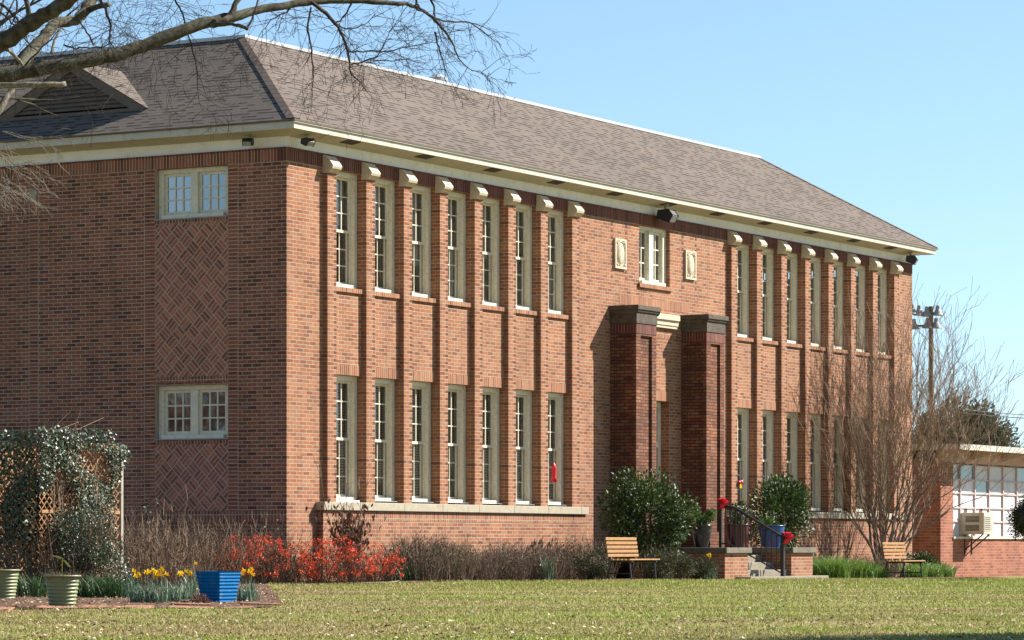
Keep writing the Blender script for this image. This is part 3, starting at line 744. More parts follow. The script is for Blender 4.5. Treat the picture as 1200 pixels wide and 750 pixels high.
MB().box(12.4, 15.6, -.005, .05, 5.66, 5.86).build('soldier_course', M['soldier'], school, uv=True)
# ---- medallions
def medallion(x):
    mb = MB(); w_, h = .5, .62
    mb.box(0, w_, -.03, .02, 0, h)
    for a in ((0,.045,0,h),(w_-.045,w_,0,h),(.045,w_-.045,0,.045),(.045,w_-.045,h-.045,h)): mb.box(a[0],a[1],-.05,-.029,a[2],a[3])
    mb.ellipsoid((w_/2, -.035, h/2), (.14, .045, .225), 20, 12)
    ring = [(w_/2+.175*math.cos(t_), -.035, h/2+.25*math.sin(t_)) for t_ in np.linspace(0, 2*math.pi, 29)]
    mb.tube(ring, .018, 6, False)
    for sx in (-1, 1):
        for sz in (-1, 1):
            cx_, cz_ = w_/2+sx*.165, h/2+sz*.225; mb.ellipsoid((cx_, -.035, cz_), (.035,.03,.035), 10, 6)
            mb.ellipsoid((cx_-sx*.05, -.033, cz_+sz*.015), (.025,.02,.02), 8, 6); mb.ellipsoid((cx_+sx*.012, -.033, cz_-sz*.06), (.02,.02,.028), 8, 6)
    o = mb.build('medallion', M['stone'], school); o.location = (x, 0, 6.39); return o
for x in (12.15, 15.38): medallion(x)
for x in (12.08, 12.72, 15.31, 15.95):   # dark header strips beside the medallions
    mb = MB()
    for k in range(9): mb.box(x-.035, x+.035, -.005, .02, 6.18+k*.1354, 6.18+k*.1354+.058)
    mb.build('dark_headers', M['soldier_dark'], school, uv=True)
MB().box(-.012, .02, 5.49, 5.63, 6.94, 7.16).build('wall_vent', M['plate'], school)
# ---- porch piers and doorway
for x0, x1 in ((12.0, 12.9), (15.24, 16.1)):
    mb = MB(); W_ = x1-x0
    wall_holes(mb, x0, x1, .61, 5.22, [(x0+.2, x1-.2, .95, 4.98)], lambda u, z, d: (u, -.61+d, z), .05)
    mb.face((x0+.2,-.56,.95),(x1-.2,-.56,.95),(x1-.2,-.56,4.98),(x0+.2,-.56,4.98))
    for xx, s in ((x0, 1), (x1, -1)):
        wall_holes(mb, -.61, -.0005, .61, 5.22, [(-.50, -.13, .61, 4.98)], lambda u, z, d, xx=xx, s=s: (xx+s*d, u, z), .045)
        mb.face((xx+s*.045,-.50,.61),(xx+s*.045,-.13,.61),(xx+s*.045,-.13,4.98),(xx+s*.045,-.50,4.98))
    p = mb.build('porch_pier', M['brick_pier'], school, uv=True)
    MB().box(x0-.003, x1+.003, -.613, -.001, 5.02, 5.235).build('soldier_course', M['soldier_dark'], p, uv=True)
    c = MB(); c.box(x0-.02, x1+.02, -.63, -.001, 5.22, 5.43)
    c.prism([(-.001,5.43),(-.63,5.43),(-.66,5.46),(-.67,5.50),(-.001,5.50)], x0-.04, x1+.04); c.box(x0-.06, x1+.06, -.69, -.001, 5.50, 5.60)
    c.build('pier_cap', M['cap_stone'], p, bevel=.012)
c = MB(); c.box(12.97, 14.93, -.10, -.001, 5.33, 5.44); c.box(12.97, 14.93, -.14, -.001, 5.44, 5.56); c.box(12.97, 14.93, -.08, -.001, 5.27, 5.33); c.build('porch_coping', M['stone'], school, bevel=.008)
MB().box(13.1, 14.85, -.006, .05, 3.725, 3.93).build('soldier_course', M['soldier'], school, uv=True)
MB().box(12.9, 15.0, -.006, .05, 5.05, 5.265).build('soldier_course', M['soldier'], school, uv=True)
d = MB(); a, b, c0, c1 = DO; d.box(a, a+.12, .2, .32, c0, c1); d.box(b-.12, b, .2, .32, c0, c1); d.box(a+.12, b-.12, .2, .32, c1-.12, c1); d.box(a+.12, b-.12, .2, .32, 2.75, 2.87)
fr = d.build('door_frame', M['cream_frame'], school)
for x0, x1 in ((a+.12, (a+b)/2-.003), ((a+b)/2+.003, b-.12)):
    dd = MB(); dd.box(x0, x1, .24, .285, c0+.01, 2.75)
    for z0, z1 in ((c0+.2, 1.5), (1.65, 2.6)): dd.box(x0+.1, x1-.1, .232, .24, z0, z1)
    o = dd.build('door', M['door'], fr)
MB().box(a+.12, b-.12, .25, .26, 2.87, c1-.12).build('transom', M['glass_side'], fr)
MB().box(a, b, .33, .34, c0, c1).build('door_shadow_board', M['dark'], fr)

# ================================================================== ENTRANCE STEPS
st = thing('entrance_steps', 'brick and concrete entrance steps between two low cheek walls', 'steps', (13.9, -2.77, 0))
ox, oy = 13.9, -2.77
def sb(*boxes):
    m_ = MB()
    for q in boxes: m_.box(q[0]-ox, q[1]-ox, q[2]-oy, q[3]-oy, q[4], q[5])
    return m_
sb((11.75, 15.92, -1.78, -.67, -.4, .50)).build('platform_wall', M['brick'], st, uv=True)
for x0, x1 in ((11.72, 12.79), (14.88, 15.95)):
    k = sb((x0, x1, -2.77, -1.78, -.4, .50)).build('cheek_wall', M['brick'], st, uv=True)
    sb((x0-.06, x1+.05, -2.84, -1.74, .50, .613)).build('coping', M['coping'], k, bevel=.01)
sb((11.67, 15.98, -1.739, -.0008, .50, .611)).build('landing', M['coping'], st, bevel=.006)
for z, y in ((.457, -2.08), (.305, -2.38), (.153, -2.68)):
    sb((12.792, 14.878, y, y+.34, -.3, z)).build('step', M['concrete'], st, bevel=.012)
sb((12.2, 16.0, -3.12, -2.771, -.3, .02)).build('step', M['concrete'], st, bevel=.012)
# railing
rx = 13.85
rl = thing('stair_railing', 'black iron stair railing with slim balusters running down the steps', 'railing', (rx, -2.4, .61))
def R(y, z): return (0, y+2.4, z-.61)
m_ = MB(); m_.box(-.03,.03,-1.66+2.4,-1.60+2.4,0,.86); m_.build('post', M['black'], rl)
m_ = MB(); m_.box(-.036,.036,-3.09+2.4,-3.018+2.4,-.6,.27); m_.build('post', M['black'], rl)
def top(y): return 1.455 if y > -1.92 else 1.455+(y+1.92)*(1.455-.83)/(3.05-1.92)
def bot(y): return .70 if y > -1.80 else .70+(y+1.80)*(.70-.08)/(3.05-1.80)
MB().tube([R(-1.62,1.455), R(-1.86,1.455), R(-1.97,1.43), R(-3.05,.83), R(-3.10,.80)], .029, 8).build('handrail', M['black'], rl, smooth=True)
MB().tube([R(-1.63,.70), R(-1.80,.70), R(-3.04,.08)], .016, 6).build('bottom_rail', M['black'], rl)
for k in range(11):
    y = -1.74-.118*k; MB().tube([R(y, bot(y)), R(y, top(y))], .0145, 6).build('baluster', M['black'], rl)
MB().tube([R(-3.08,.80), R(-3.2,.76), R(-3.27,.66), R(-3.24,.56), R(-3.16,.53), R(-3.11,.58)], .016, 6).build('scroll', M['black'], rl, smooth=True)

def bow(name, label, loc, sc=1, group=None):
    o = thing(name, label, 'bow', loc, .6, group)
    for k in range(7):
        m_ = MB(); a = k*2*math.pi/7+.3; el = .35*math.sin(k*2.1)
        pts = []
        d = Vector((math.cos(a), .55*math.sin(k*1.7), math.sin(a))).normalized(); s_ = d.cross(Vector((0,1,.2))).normalized()
        L = MB(); prev = None
        for i in range(13):
            t_ = i/12*2*math.pi; c = d*(.062*(1-math.cos(t_)))*sc + s_*(.06*math.sin(t_))*sc
            wv = Vector((0,1,0))*.045*sc
            if prev: L.face(prev[0], prev[1], c+wv, c-wv)
            prev = (c-wv, c+wv)
        L.build('loop', M['ribbon'], o)
    m_ = MB(); m_.ellipsoid((0,-.02*sc,0), (.03*sc,)*3, 8, 6); m_.build('knot', M['ribbon'], o, smooth=True)
    return o
b1 = bow('ribbon_bow', 'red ribbon bow with a raised tail tied to the upper railing post', (rx, -1.68, 1.53), 1.0)
tl = MB(); tl.face((-.08,0,.02),(-.04,0,.06),(-.2,.05,.24),(-.28,.05,.2)); tl.build('tail', M['ribbon'], b1)
b2 = bow('ribbon_bow', 'red ribbon bow tied to the lower railing post', (rx, -3.16, .81), 1.1)
tl = MB(); tl.face((.02,0,.0),(.07,0,-.02),(.12,.03,-.16),(.06,.03,-.15)); tl.build('tail', M['ribbon'], b2)
# red hanging ornament on the last tall window
x7 = on_y(650, .03); orn = thing('hanging_ornament', 'red ornament hanging on a cord at a lower window', 'ornament', (x7, .05, 2.12))
MB().tube([(0,0,.2),(0,0,.52)], .004, 4).build('cord', M['twig'], orn)
m_ = MB(); m_.lathe([(0,-.2),(.07,-.19),(.05,-.1),(.045,.0),(.06,.08),(.03,.16),(0,.2)], (0,0,0), 10); m_.build('body', M['ribbon'], orn, smooth=True)
xr_ = on_y(869, -.16); o = thing('ribbon_bow', 'small red ribbon bow near the pilaster above the right camellia', 'bow', (xr_, -.14, 2.05))
m_ = MB(); m_.ellipsoid((-.05,0,0),(.06,.03,.04),8,6); m_.ellipsoid((.06,0,.01),(.06,.03,.045),8,6); m_.build('loop', M['ribbon'], o)
m_ = MB(); m_.face((-.03,0,-.03),(.04,0,-.03),(.06,.0,-.13),(-.04,0,-.12)); m_.build('tail', M['yellow'], o)

# ---- floodlights
def floodlight(label, loc, rz, sc=1.0):
    o = thing('floodlight', label, 'floodlight', loc, rz, 'floodlights under the eaves')
    MB().lathe([(0,0),(.06*sc,0),(.06*sc,-.03*sc),(.02*sc,-.035*sc),(.02*sc,-.1*sc),(0,-.1*sc)], (0,0,0), 12).build('mount', M['grey_metal'], o)
    m_ = MB(); z = -.1*sc
    m_.prism([(.08*sc,z-.01*sc),(.1*sc,z-.12*sc),(-.1*sc,z-.2*sc),(-.17*sc,z-.09*sc),(-.1*sc,z+.0*sc)], -.12*sc, .12*sc); m_.build('housing', M['black'], o, bevel=.012*sc)
    m_ = MB(); m_.face((-.1*sc,-.108*sc,z-.197*sc),(.1*sc,-.108*sc,z-.197*sc),(.1*sc,-.17*sc,z-.1*sc),(-.1*sc,-.17*sc,z-.1*sc)); 
    for v in range(4): x_, y_, z_ = m_.v[v]; m_.v[v] = (x_, y_-.006*sc, z_-.003*sc)
    m_.build('lens', M['lens'], o); return o
floodlight('black floodlight under the side eave above the small upper window', (-.2, on_x(291, -.2), ZS-.035), -1.2, .72)
floodlight('black floodlight under the front eave at the near corner', (on_y(360, -.22), -.22, ZS-.035), -.3, .72)
floodlight('largest black floodlight with visible lens above the centre window', (on_y(780, -.24), -.24, ZS-.035), .05, 1.3)
floodlight('black floodlight under the eave at the far corner of the building', (on_y(1067, -.24), -.24, ZS-.035), .3, 1.0)

# ================================================================== PLANTS
def leaf_np(N, cen, dirn, nor, L, Wd, fold=.25):
    """folded leaves of two quads: base, mid left/right, tip"""
    d = dirn/np.linalg.norm(dirn, axis=1, keepdims=True); s = np.cross(d, nor); s /= np.linalg.norm(s, axis=1, keepdims=True)+1e-9; n = np.cross(s, d)
    L = L[:,None]; Wd = Wd[:,None]
    b = cen; m = cen+d*L*.5; tp = cen+d*L-n*L*.08
    l = m+s*Wd*.5+n*Wd*fold; r = m-s*Wd*.5+n*Wd*fold; mm = m
    V = np.stack([b, l, tp, mm, r], 1).reshape(-1, 3); i = np.arange(N)*5
    F = np.concatenate([np.stack([i, i+3, i+2, i+1], 1), np.stack([i, i+4, i+2, i+3], 1)]); return V, F
def rdir(N, rg=rng):
    v = rg.normal(size=(N,3)); return v/np.linalg.norm(v, axis=1, keepdims=True)
def lump_points(N, rx, ry, rz, cz, seed, lumps=26, shell=.55):
    rg = np.random.default_rng(seed)
    d = rdir(lumps, rg); rad = rg.uniform(.35, .78, lumps)[:,None]; c = d*rad*np.array([rx, ry, rz]); c[:,2] += cz
    sz = rg.uniform(.26, .44, lumps); k = rg.integers(0, lumps, N); dd = rdir(N, rg)
    rr = rg.uniform(0, 1, N)**.45
    p = c[k] + dd*(rr*sz[k])[:,None]*np.array([rx, ry, rz]); out = dd*.6 + d[k]*.8 + np.array([0,0,.35])
    return p, out, rg
def leafy_bush(name, label, cat, loc, rx, ry, rz, cz, N, mat, L=.075, ratio=.5, seed=1, group=None, stems=9, lumps=26, zmin=.03):
    o = thing(name, label, cat, loc, 0, group)
    p, out, rg = lump_points(N, rx, ry, rz, cz, seed, lumps); k = p[:,2] > zmin; p, out = p[k], out[k]; n = len(p)
    Ls = L*rg.uniform(.7, 1.25, n); V, F = leaf_np(n, p, out+rdir(n, rg)*.9, rdir(n, rg)*.8+np.array([0,0,.9]), Ls, Ls*ratio)
    npmesh('foliage', V, F, mat, o)
    m_ = MB(); rr = random.Random(seed)
    for i in range(stems):
        a = rr.uniform(0, 6.28); q = rr.uniform(.2,.75); h = cz+rz*rr.uniform(.2,.7)
        m_.tube([(.08*math.cos(a),.08*math.sin(a),-.05),(rx*q*.4*math.cos(a),ry*q*.4*math.sin(a),h*.5),(rx*q*math.cos(a),ry*q*math.sin(a),h)], [.022,.015,.006], 5)
    m_.build('stem', M['bark_brown'], o); return o
def gz(x, y): return float(g(np.float64(x), np.float64(y)))

# camellias at the door
x1 = on_y(760, -1.75)
leafy_bush('camellia_shrub', 'large glossy green camellia behind the nearer bench, left of the steps', 'shrub', (x1,-1.75,gz(x1,-1.75)), 1.2, .95, 1.2, 1.2, 12000, M['camellia'], .08, .5, 13, 'camellias beside the entrance', lumps=22)
x2 = on_y(902, -.75)
leafy_bush('camellia_shrub', 'glossy green camellia beyond the stair railing and the pots', 'shrub', (x2,-.95,gz(x2,-.95)), 1.3, .62, 1.15, 1.35, 9500, M['camellia'], .08, .5, 15, 'camellias beside the entrance', lumps=24)

# ---- twiggy stems
def stems_np(N, rx, ry, h, rg, r0=.004, lean=.35, segs=3, branches=2, wob=.12):
    m_ = MB()
    for i in range(N):
        a = rg.uniform(0, 6.28); q = math.sqrt(rg.uniform(0, 1)); bx, by = rx*q*math.cos(a), ry*q*math.sin(a)
        H = h*rg.uniform(.55, 1.05)*(1-.25*q); dx, dy = rg.normal(0, lean*.35)+bx/rx*lean*.45, rg.normal(0, lean*.35)+by/ry*lean*.45
        pts = []
        for k in range(segs+1):
            t_ = k/segs; pts.append((bx+dx*H*t_+rg.normal(0, wob*.12)*(k>0)*H, by+dy*H*t_+rg.normal(0, wob*.12)*(k>0)*H, -.03+H*t_))
        m_.tube(pts, [r0*(1-.55*k/segs) for k in range(segs+1)], 3, False)
        for b in range(branches):
            k = rg.integers(1, segs+1); p = pts[k]; L = H*rg.uniform(.15, .35)
            e = (p[0]+rg.normal(0,.45)*L, p[1]+rg.normal(0,.45)*L, p[2]+L*rg.uniform(.4,1)); mid = tuple((p[j]+e[j])/2+rg.normal(0,.03)*L for j in range(3))
            m_.tube([p, mid, e], [r0*.6, r0*.5, r0*.35], 3, False)
    return m_
def twig_shrub(name, label, cat, loc, rx, ry, h, N, mat, seed, group=None, leaves=0, lmat=None, lsize=.03, r0=.004, lean=.35, branches=2, wob=.12):
    rg = np.random.default_rng(seed); o = thing(name, label, cat, loc, 0, group)
    stems_np(N, rx, ry, h, rg, r0, lean, 3, branches, wob).build('stem', mat, o)
    if leaves:
        a = rg.uniform(0,6.28,leaves); q = np.sqrt(rg.uniform(0,1,leaves)); z = h*rg.uniform(.08,1,leaves)*(1-.3*q); sp = .6+.7*z/h
        p = np.stack([rx*q*np.cos(a)*sp, ry*q*np.sin(a)*sp, z], 1); L = lsize*rg.uniform(.6,1.4,leaves)
        V, F = leaf_np(leaves, p, rdir(leaves, rg)+np.array([0,0,.3]), rdir(leaves, rg), L, L*.5); npmesh('foliage', V, F, lmat, o)
    return o
# dry perennials along the front wall, each a plant of its own
lav = twig_shrub('dry_shrub', 'low grey brown dry shrub against the brick base', 'shrub', (0,0,0), .42, .36, .62, 230, M['lavender'], 21, 'dry low shrubs along the front wall', 700, M['lavender'], .03, .0045, .5, 3)
lav2 = twig_shrub('dry_shrub', 'low grey brown dry shrub against the brick base', 'shrub', (0,0,0), .46, .38, .72, 210, M['lavender'], 22, 'dry low shrubs along the front wall', 800, M['lavender'], .035, .0045, .45, 3)
rr = random.Random(5); i = 0
def dry_label(px, yy):
    xx = on_y(px, yy); nb = int(round((on_y(px, -.1)-PL[0]-PW/2)/PITCH)); names = ['first','second','third','fourth','fifth','sixth','seventh','last']
    row = 'against the brick base' if yy > -1. else ('midway in the bed' if yy > -1.33 else 'at the lawn edge')
    return 'grey brown dry shrub %s below the %s near pilaster' % (row, names[max(0, min(7, nb))])
for px, yy in ((476,-.75),(496,-1.1),(512,-.7),(530,-1.15),(548,-.75),(566,-1.2),(584,-.8),(602,-1.25),(620,-.85),(640,-1.3),(657,-.9),(672,-1.35),(484,-1.35),(521,-1.5),(558,-1.55),(596,-1.6),(632,-1.7),(690,-1.5)):
    x = on_y(px, yy); src = (lav, lav2)[i % 2]
    o = src if i < 2 else copy_tree(src); o['label'] = dry_label(px, yy); o.location = (x, yy, gz(x, yy)); o.rotation_euler = (0,0,rr.uniform(0,6.28)); sc_ = rr.uniform(.85,1.2); o.scale = (sc_,sc_,sc_*rr.uniform(.85,1.2)); i += 1
# green brown low evergreens around the nearer bench and the steps
for k, (px, yy, rx, h, lab) in enumerate(((694,-2.2,.5,.62,'low olive green shrub left of the nearer bench'),(772,-2.95,.42,.6,'low olive shrub right of the nearer bench'),(795,-3.1,.5,.62,'rounded olive shrub in front of the steps wall'),(822,-3.15,.42,.45,'smallest olive shrub at the left corner of the steps'))):
    x = on_y(px, yy); leafy_bush('evergreen_shrub', lab, 'shrub', (x,yy,gz(x,yy)), rx, .4, h*.55, h*.5, 3200, M['juniper'], .045, .35, 40+k, 'low evergreen shrubs by the steps', 7, 18)
    twig_shrub('dry_shrub', 'low dry stems %s' % ['left of the nearer bench','just right of the nearer bench','in front of the steps wall','at the left corner of the steps'][k], 'shrub', (x+.1,yy+.25,gz(x,yy)), rx*.8, .3, h*1.1, 90, M['lavender'], 60+k, 'dry stems by the steps', 0)

# ---- flowering quince
def quince(loc, rx, ry, h, seed, label):
    o = twig_shrub('flowering_quince', label, 'shrub', loc, rx, ry, h, 150, M['bark_brown'], seed, 'red flowering quinces at the corner', 350, M['juniper'], .04, .005, .7, 3, .25)
    rg = np.random.default_rng(seed+100); nc = 105
    a = rg.uniform(0,6.28,nc); q = np.sqrt(rg.uniform(0,1,nc)); c = np.stack([rx*1.25*q*np.cos(a), ry*1.25*q*np.sin(a), h*rg.uniform(.22,1.05,nc)*(1-.35*q*q)], 1)
    per = 17; n = nc*per; p = np.repeat(c, per, 0)+rg.normal(0,.026,(n,3)); L = rg.uniform(.020,.038,n)
    V, F = leaf_np(n, p, rdir(n, rg)+np.array([0,-.2,.3]), rdir(n, rg), L, L*.85); npmesh('blossom', V, F, M['red'], o); return o
for k, (px, D, rx, h, lab) in enumerate(((258,55.2,.45,.66,'small red flowering quince behind the blue pot'),(296,55.8,.55,.86,'tallest red flowering quince at the shaded brick corner'),(345,56.6,.62,.78,'red flowering quince in front of the sunlit corner pier'),(392,57.2,.62,.8,'densest red flowering quince below the dead leafed shrub'),(432,58.0,.5,.7,'red flowering quince at the right end of its row'))):
    p = gp(px, D); quince(p, rx, .5, h, 70+k, lab)
# dead leafed shrub at the ledge
p = gp(410, 58.2); o = thing('dead_leaved_shrub', 'bare shrub with hanging dead brown leaves in front of the stone ledge', 'shrub', p)
rg = np.random.default_rng(9); m_ = MB(); tips = []
for i in range(26):
    a = rg.uniform(0,6.28); sp = rg.uniform(.15,.75); H = rg.uniform(.9,1.5) if i > 4 else rg.uniform(1.9,2.6); pts = [(0,0,-.05)]
    for k in range(1,6): t_ = k/5; pts.append((math.cos(a)*sp*t_*H*.6+rg.normal(0,.03), math.sin(a)*sp*.6*t_*H*.6+rg.normal(0,.03), H*t_*(1-.1*t_)))
    m_.tube(pts, [.012,.010,.008,.006,.005,.003], 4); tips += pts[3:]
    for b in range(5):
        q = pts[rg.integers(2,6)]; e = tuple(q[j]+rg.normal(0,.16)+(.1 if j == 2 else 0) for j in range(3)); m_.tube([q, tuple((q[j]+e[j])/2+rg.normal(0,.02) for j in range(3)), e], [.005,.004,.002], 3, False)
m_.build('stem', M['twig'], o)
n = 620; c = np.array(tips)[rg.integers(0, len(tips), n)]; c = c[:]; c[:,2] = np.clip(c[:,2], .25, 1.35)*rg.uniform(.7,1.0,n); c += rg.normal(0,.09,(n,3)); L = rg.uniform(.07,.15,n)
V, F = leaf_np(n, c, rdir(n, rg)*.5+np.array([0,0,-1.]), rdir(n, rg), L, L*.4); npmesh('dead_foliage', V, F, M['deadleaf'], o)
ORD = ['first','second','third','fourth','fifth','sixth','seventh','eighth','ninth']
# tall dry stems in front of the shaded wall
k = 0
for px, D, rx, h in ((150,54.5,.5,1.05),(172,53.5,.55,1.25),(196,54.4,.5,1.1),(216,53.2,.5,1.05),(238,54.6,.5,1.15),(262,55.0,.45,1.05),(160,50.5,.5,.8),(205,50.5,.5,.75),(286,56.0,.4,.9)):
    p = gp(px, D); twig_shrub('dry_rose_bush', ['tall brown leafless bush before the shaded brick wall','tall dry bush with sparse brown leaves before the shaded wall'][k % 2] + ', %s from the trellis' % ORD[k], 'shrub', p, rx, .45, h, 120, M['twig'], 120+k, 'dry bushes before the side wall', 260, M['deadleaf'], .035, .006, .45, 4, .2); k += 1
p = gp(178, 55.5); twig_shrub('leafy_shoot', 'tall rose shoot with a few green leaves beside the patterned brick panel', 'plant', p, .2, .2, 1.75, 6, M['twig'], 150, None, 120, M['juniper'], .07, .008, .3, 5, .25)
for k, (px, D, h, lab) in enumerate(((316,57.3,1.35,'tall green stemmed spirea left of the sunlit corner'),(664,64.0,1.0,'thin twiggy shrub at the right end of the stone ledge'),)):
    p = gp(px, D); twig_shrub('twiggy_shrub', lab, 'shrub', p, .3, .3, h, 40, M['twig'], 160+k, None, 160, M['juniper'] if k == 0 else M['deadleaf'], .05, .005, .6, 4, .3)
for k, (px, D, hh) in enumerate(((305,51.5,.6),)):
    pass

# ---- strappy clumps
def clump(name, label, cat, loc, r, h, N, mat, seed, group=None, lean=.8, wd=.012):
    rg = np.random.default_rng(seed); o = thing(name, label, cat, loc, 0, group)
    a = rg.uniform(0,6.28,N); q = r*np.sqrt(rg.uniform(0,1,N)); hh = h*rg.uniform(.6,1.05,N)
    V, F = blades(N, q*np.cos(a), q*np.sin(a), np.zeros(N)-.02, hh, np.full(N, wd), lean, rg); npmesh('leaf_blades', V, F, mat, o); return o
for k, (px, D) in enumerate(((20,42.5),(38,41.5),(100,41.5),(114,42.2),(128,41.3),(142,42.4))):
    clump('liriope_clump', 'dark green strappy clump %s' % ('between the two green pots, ' + ['left one','right one'][k] if k < 2 else 'right of the front green pot, ' + ORD[k-2] + ' from it'), 'plant', gp(px, D), .2, .34, 240, M['liriope'], 200+k, 'dark strappy clumps behind the pots', .7)
for k, (px, yy, h) in enumerate(((962,-2.3,.55),(978,-2.5,.6),(994,-2.2,.55),(1010,-2.4,.5),(1070,-2.0,.4),(1090,-1.7,.45),(1102,-1.6,.42),(955,-1.9,.5),(1024,-2.5,.35))):
    x = on_y(px, yy); clump('daylily_clump', 'bright green arching clump %s' % ('between the steps and the farther bench, ' + ORD[[0,955,962,978,994,1010,1024].index(px)-1] + ' from the steps' if px < 1030 else 'right of the farther bench, ' + ['nearest it','middle one','far one'][max(0,k-4) % 3]), 'plant', (x,yy,gz(x,yy)), .34, h, 420, M['grassclump'], 220+k, 'green clumps at the right bed', 1.1, .016)
p = gp(1080, 80); x = on_y(1082, -1.2); leafy_bush('flower_bush', 'low dark bush with white specks beside the annex corner', 'shrub', (x,-1.2,gz(x,-1.2)), .75, .5, .35, .42, 2600, M['camellia'], .06, .5, 230, None, 6, 16)
x = on_y(1030,-1.7)
for k, px in enumerate((1003, 1022, 1036)):
    x = on_y(px, -1.6); twig_shrub('dry_shrub', 'dry low brown shrub beneath the crape myrtle, %s from the steps' % ORD[k], 'shrub', (x,-1.6,gz(x,-1.6)), .4, .35, .6, 120, M['lavender'], 235+k, 'dry shrubs beneath the crape myrtle', 200, M['juniper'], .04)
clump('iris_clump', 'small blue green iris clump among the dry shrubs', 'plant', (on_y(642,-2.0),-2.0,0), .12, .5, 50, M['daffleaf'], 251, None, .35, .03)
for k, (px, D) in enumerate(((462, 58.6),(475,58.9))): clump('grass_tuft', 'green grass tuft at the right end of the quinces, %s one' % ['left','right'][k], 'plant', gp(px, D), .25, .4, 160, M['liriope'], 254+k, 'grass tufts by the quinces', .8)

# ---- daffodils
def daffodil(loc, r, h, nl, nf, seed, label):
    rg = np.random.default_rng(seed); o = thing('daffodil_clump', label, 'flowers', loc, 0, 'daffodil clumps in the left bed')
    a = rg.uniform(0,6.28,nl); q = r*np.sqrt(rg.uniform(0,1,nl))
    V, F = blades(nl, q*np.cos(a), q*np.sin(a), np.zeros(nl)-.02, h*rg.uniform(.45,1.05,nl), np.full(nl,.013), .5, rg); npmesh('leaf_blades', V, F, M['daffleaf'], o)
    for i in range(nf):
        an = rg.uniform(0,6.28); qq = r*rg.uniform(0,.9); x, y, z = qq*math.cos(an), qq*math.sin(an), h*rg.uniform(1.0,1.25)
        f = MB(); f.tube([(x,y,0),(x+.01,y,z*.6),(x+.012,y,z)], .003, 3, False)
        s_ = f.build('stalk', M['daffleaf'], o)
        fa = rg.uniform(-2.4,-.6); d = Vector((math.cos(fa), math.sin(fa), -.1)).normalized(); u = d.cross(Vector((0,0,1))).normalized(); w_ = u.cross(d); c = Vector((x+.012,y,z))
        fl = MB()
        for k in range(6):
            b = k*math.pi/3; e = (u*math.cos(b)+w_*math.sin(b)); s2 = (u*math.cos(b+.5)+w_*math.sin(b+.5)); s3 = (u*math.cos(b-.5)+w_*math.sin(b-.5))
            fl.face(c, c+s2*.024, c+e*.042-d*.006, c+s3*.024)
        ring0 = [c+(u*math.cos(t_)+w_*math.sin(t_))*.010 for t_ in np.linspace(0,6.283,9)[:-1]]; ring1 = [c+d*.03+(u*math.cos(t_)+w_*math.sin(t_))*.017 for t_ in np.linspace(0,6.283,9)[:-1]]
        for k in range(8): fl.face(ring0[k], ring0[(k+1)%8], ring1[(k+1)%8], ring1[k])
        fl.build('flower', M['yellow'], s_)
for k, (px, D, r, h, nl, nf, lab) in enumerate(((164,37.6,.12,.30,120,5,'daffodil clump with bunched yellow flowers, left end of the row'),(183,37.4,.14,.31,140,7,'fullest daffodil clump topped with yellow flowers'),(201,38.2,.12,.28,110,0,'daffodil clump in leaf only beside the blue pot'),(216,40.2,.13,.3,90,4,'daffodil clump with small orange yellow flowers behind the others'),(291,38.3,.13,.30,110,5,'daffodil clump at the right side of the blue square pot'),(225,43.0,.1,.42,40,1,'single tall daffodil flower before the dry stems'),(152,41.0,.12,.34,60,0,'daffodil leaves behind the mulch near the dark clumps'))):
    daffodil(gp(px, D), r, h, nl, nf, 300+k, lab)
x = on_y(831, -3.3); daffodil((x,-3.3,gz(x,-3.3)), .14, .42, 60, 4, 320, 'daffodils with yellow flowers at the shaded foot of the steps')
# weed lumps at the blue pot
p = gp(234, 37.4); twig_shrub('weed_tuft', 'brown dried weed tuft at the foot of the blue pot', 'plant', p, .12, .1, .12, 90, M['deadleaf'], 330, None, 160, M['deadleaf'], .03, .003, .8)

# ---- pots
def ribbed_pot(label, loc, r0, r1, h, mat, ribs=9, square=False, rz=0, group=None, amp=.006):
    o = thing('ribbed_pot' if ribs else 'glazed_pot', label, 'flower pot', loc, rz, group); prof = [(0.0,0.0)]
    if square:
        m_ = MB(); lv = []
        n_ = ribs*6
        zs = [h*i/n_ for i in range(n_+1)]
        ring = lambda hw, z: [(-hw,-hw,z),(hw,-hw,z),(hw,hw,z),(-hw,hw,z)]
        R_ = [ring(r0+(r1-r0)*z/h+amp*math.sin(2*math.pi*ribs*z/h+.4*math.sin(9*z/h)), z) for z in zs]+[ring(r1+.008,h),ring(r1-.03,h),ring(r1-.035,h-.06)]
        for a, b in zip(R_[:-1], R_[1:]):
            for i in range(4): j = (i+1)%4; m_.face(a[i], a[j], b[j], b[i])
        m_.build('body', mat, o)
        s = MB(); hw = r1-.03; s.face((-hw,-hw,h-.05),(hw,-hw,h-.05),(hw,hw,h-.05),(-hw,hw,h-.05)); s.build('soil', M['soil'], o); return o
    N_ = 54
    for i in range(N_+1):
        t_ = i/N_; r = r0+(r1-r0)*(t_ if ribs else math.sin(t_*1.45)/math.sin(1.45)); r += amp*math.sin(2*math.pi*ribs*t_) if ribs and t_ < .88 else 0; prof.append((r, h*t_))
    prof += [(r1+.014,h-.025),(r1+.014,h),(r1-.02,h),(r1-.03,h-.05)]
    MB().lathe(prof, (0,0,0), 36).build('body', mat, o, smooth=True)
    MB().lathe([(0,h-.045),(r1-.027,h-.045)], (0,0,0), 24).build('soil', M['soil'], o); return o
p = gp(73, 35.1); pg = ribbed_pot('round ribbed green pot with a dry plant at the front of the bed', p, .135, .185, .35, M['pot_green'], 9, group='ribbed green pots')
o = twig_shrub('dry_pot_plant', 'dead wispy plant in the front green pot with one yellowed leaf', 'plant', (p[0],p[1],p[2]+.30), .15, .15, .14, 170, M['twig'], 340, None, 0, None, .03, .002, 1.6, 3, .4)
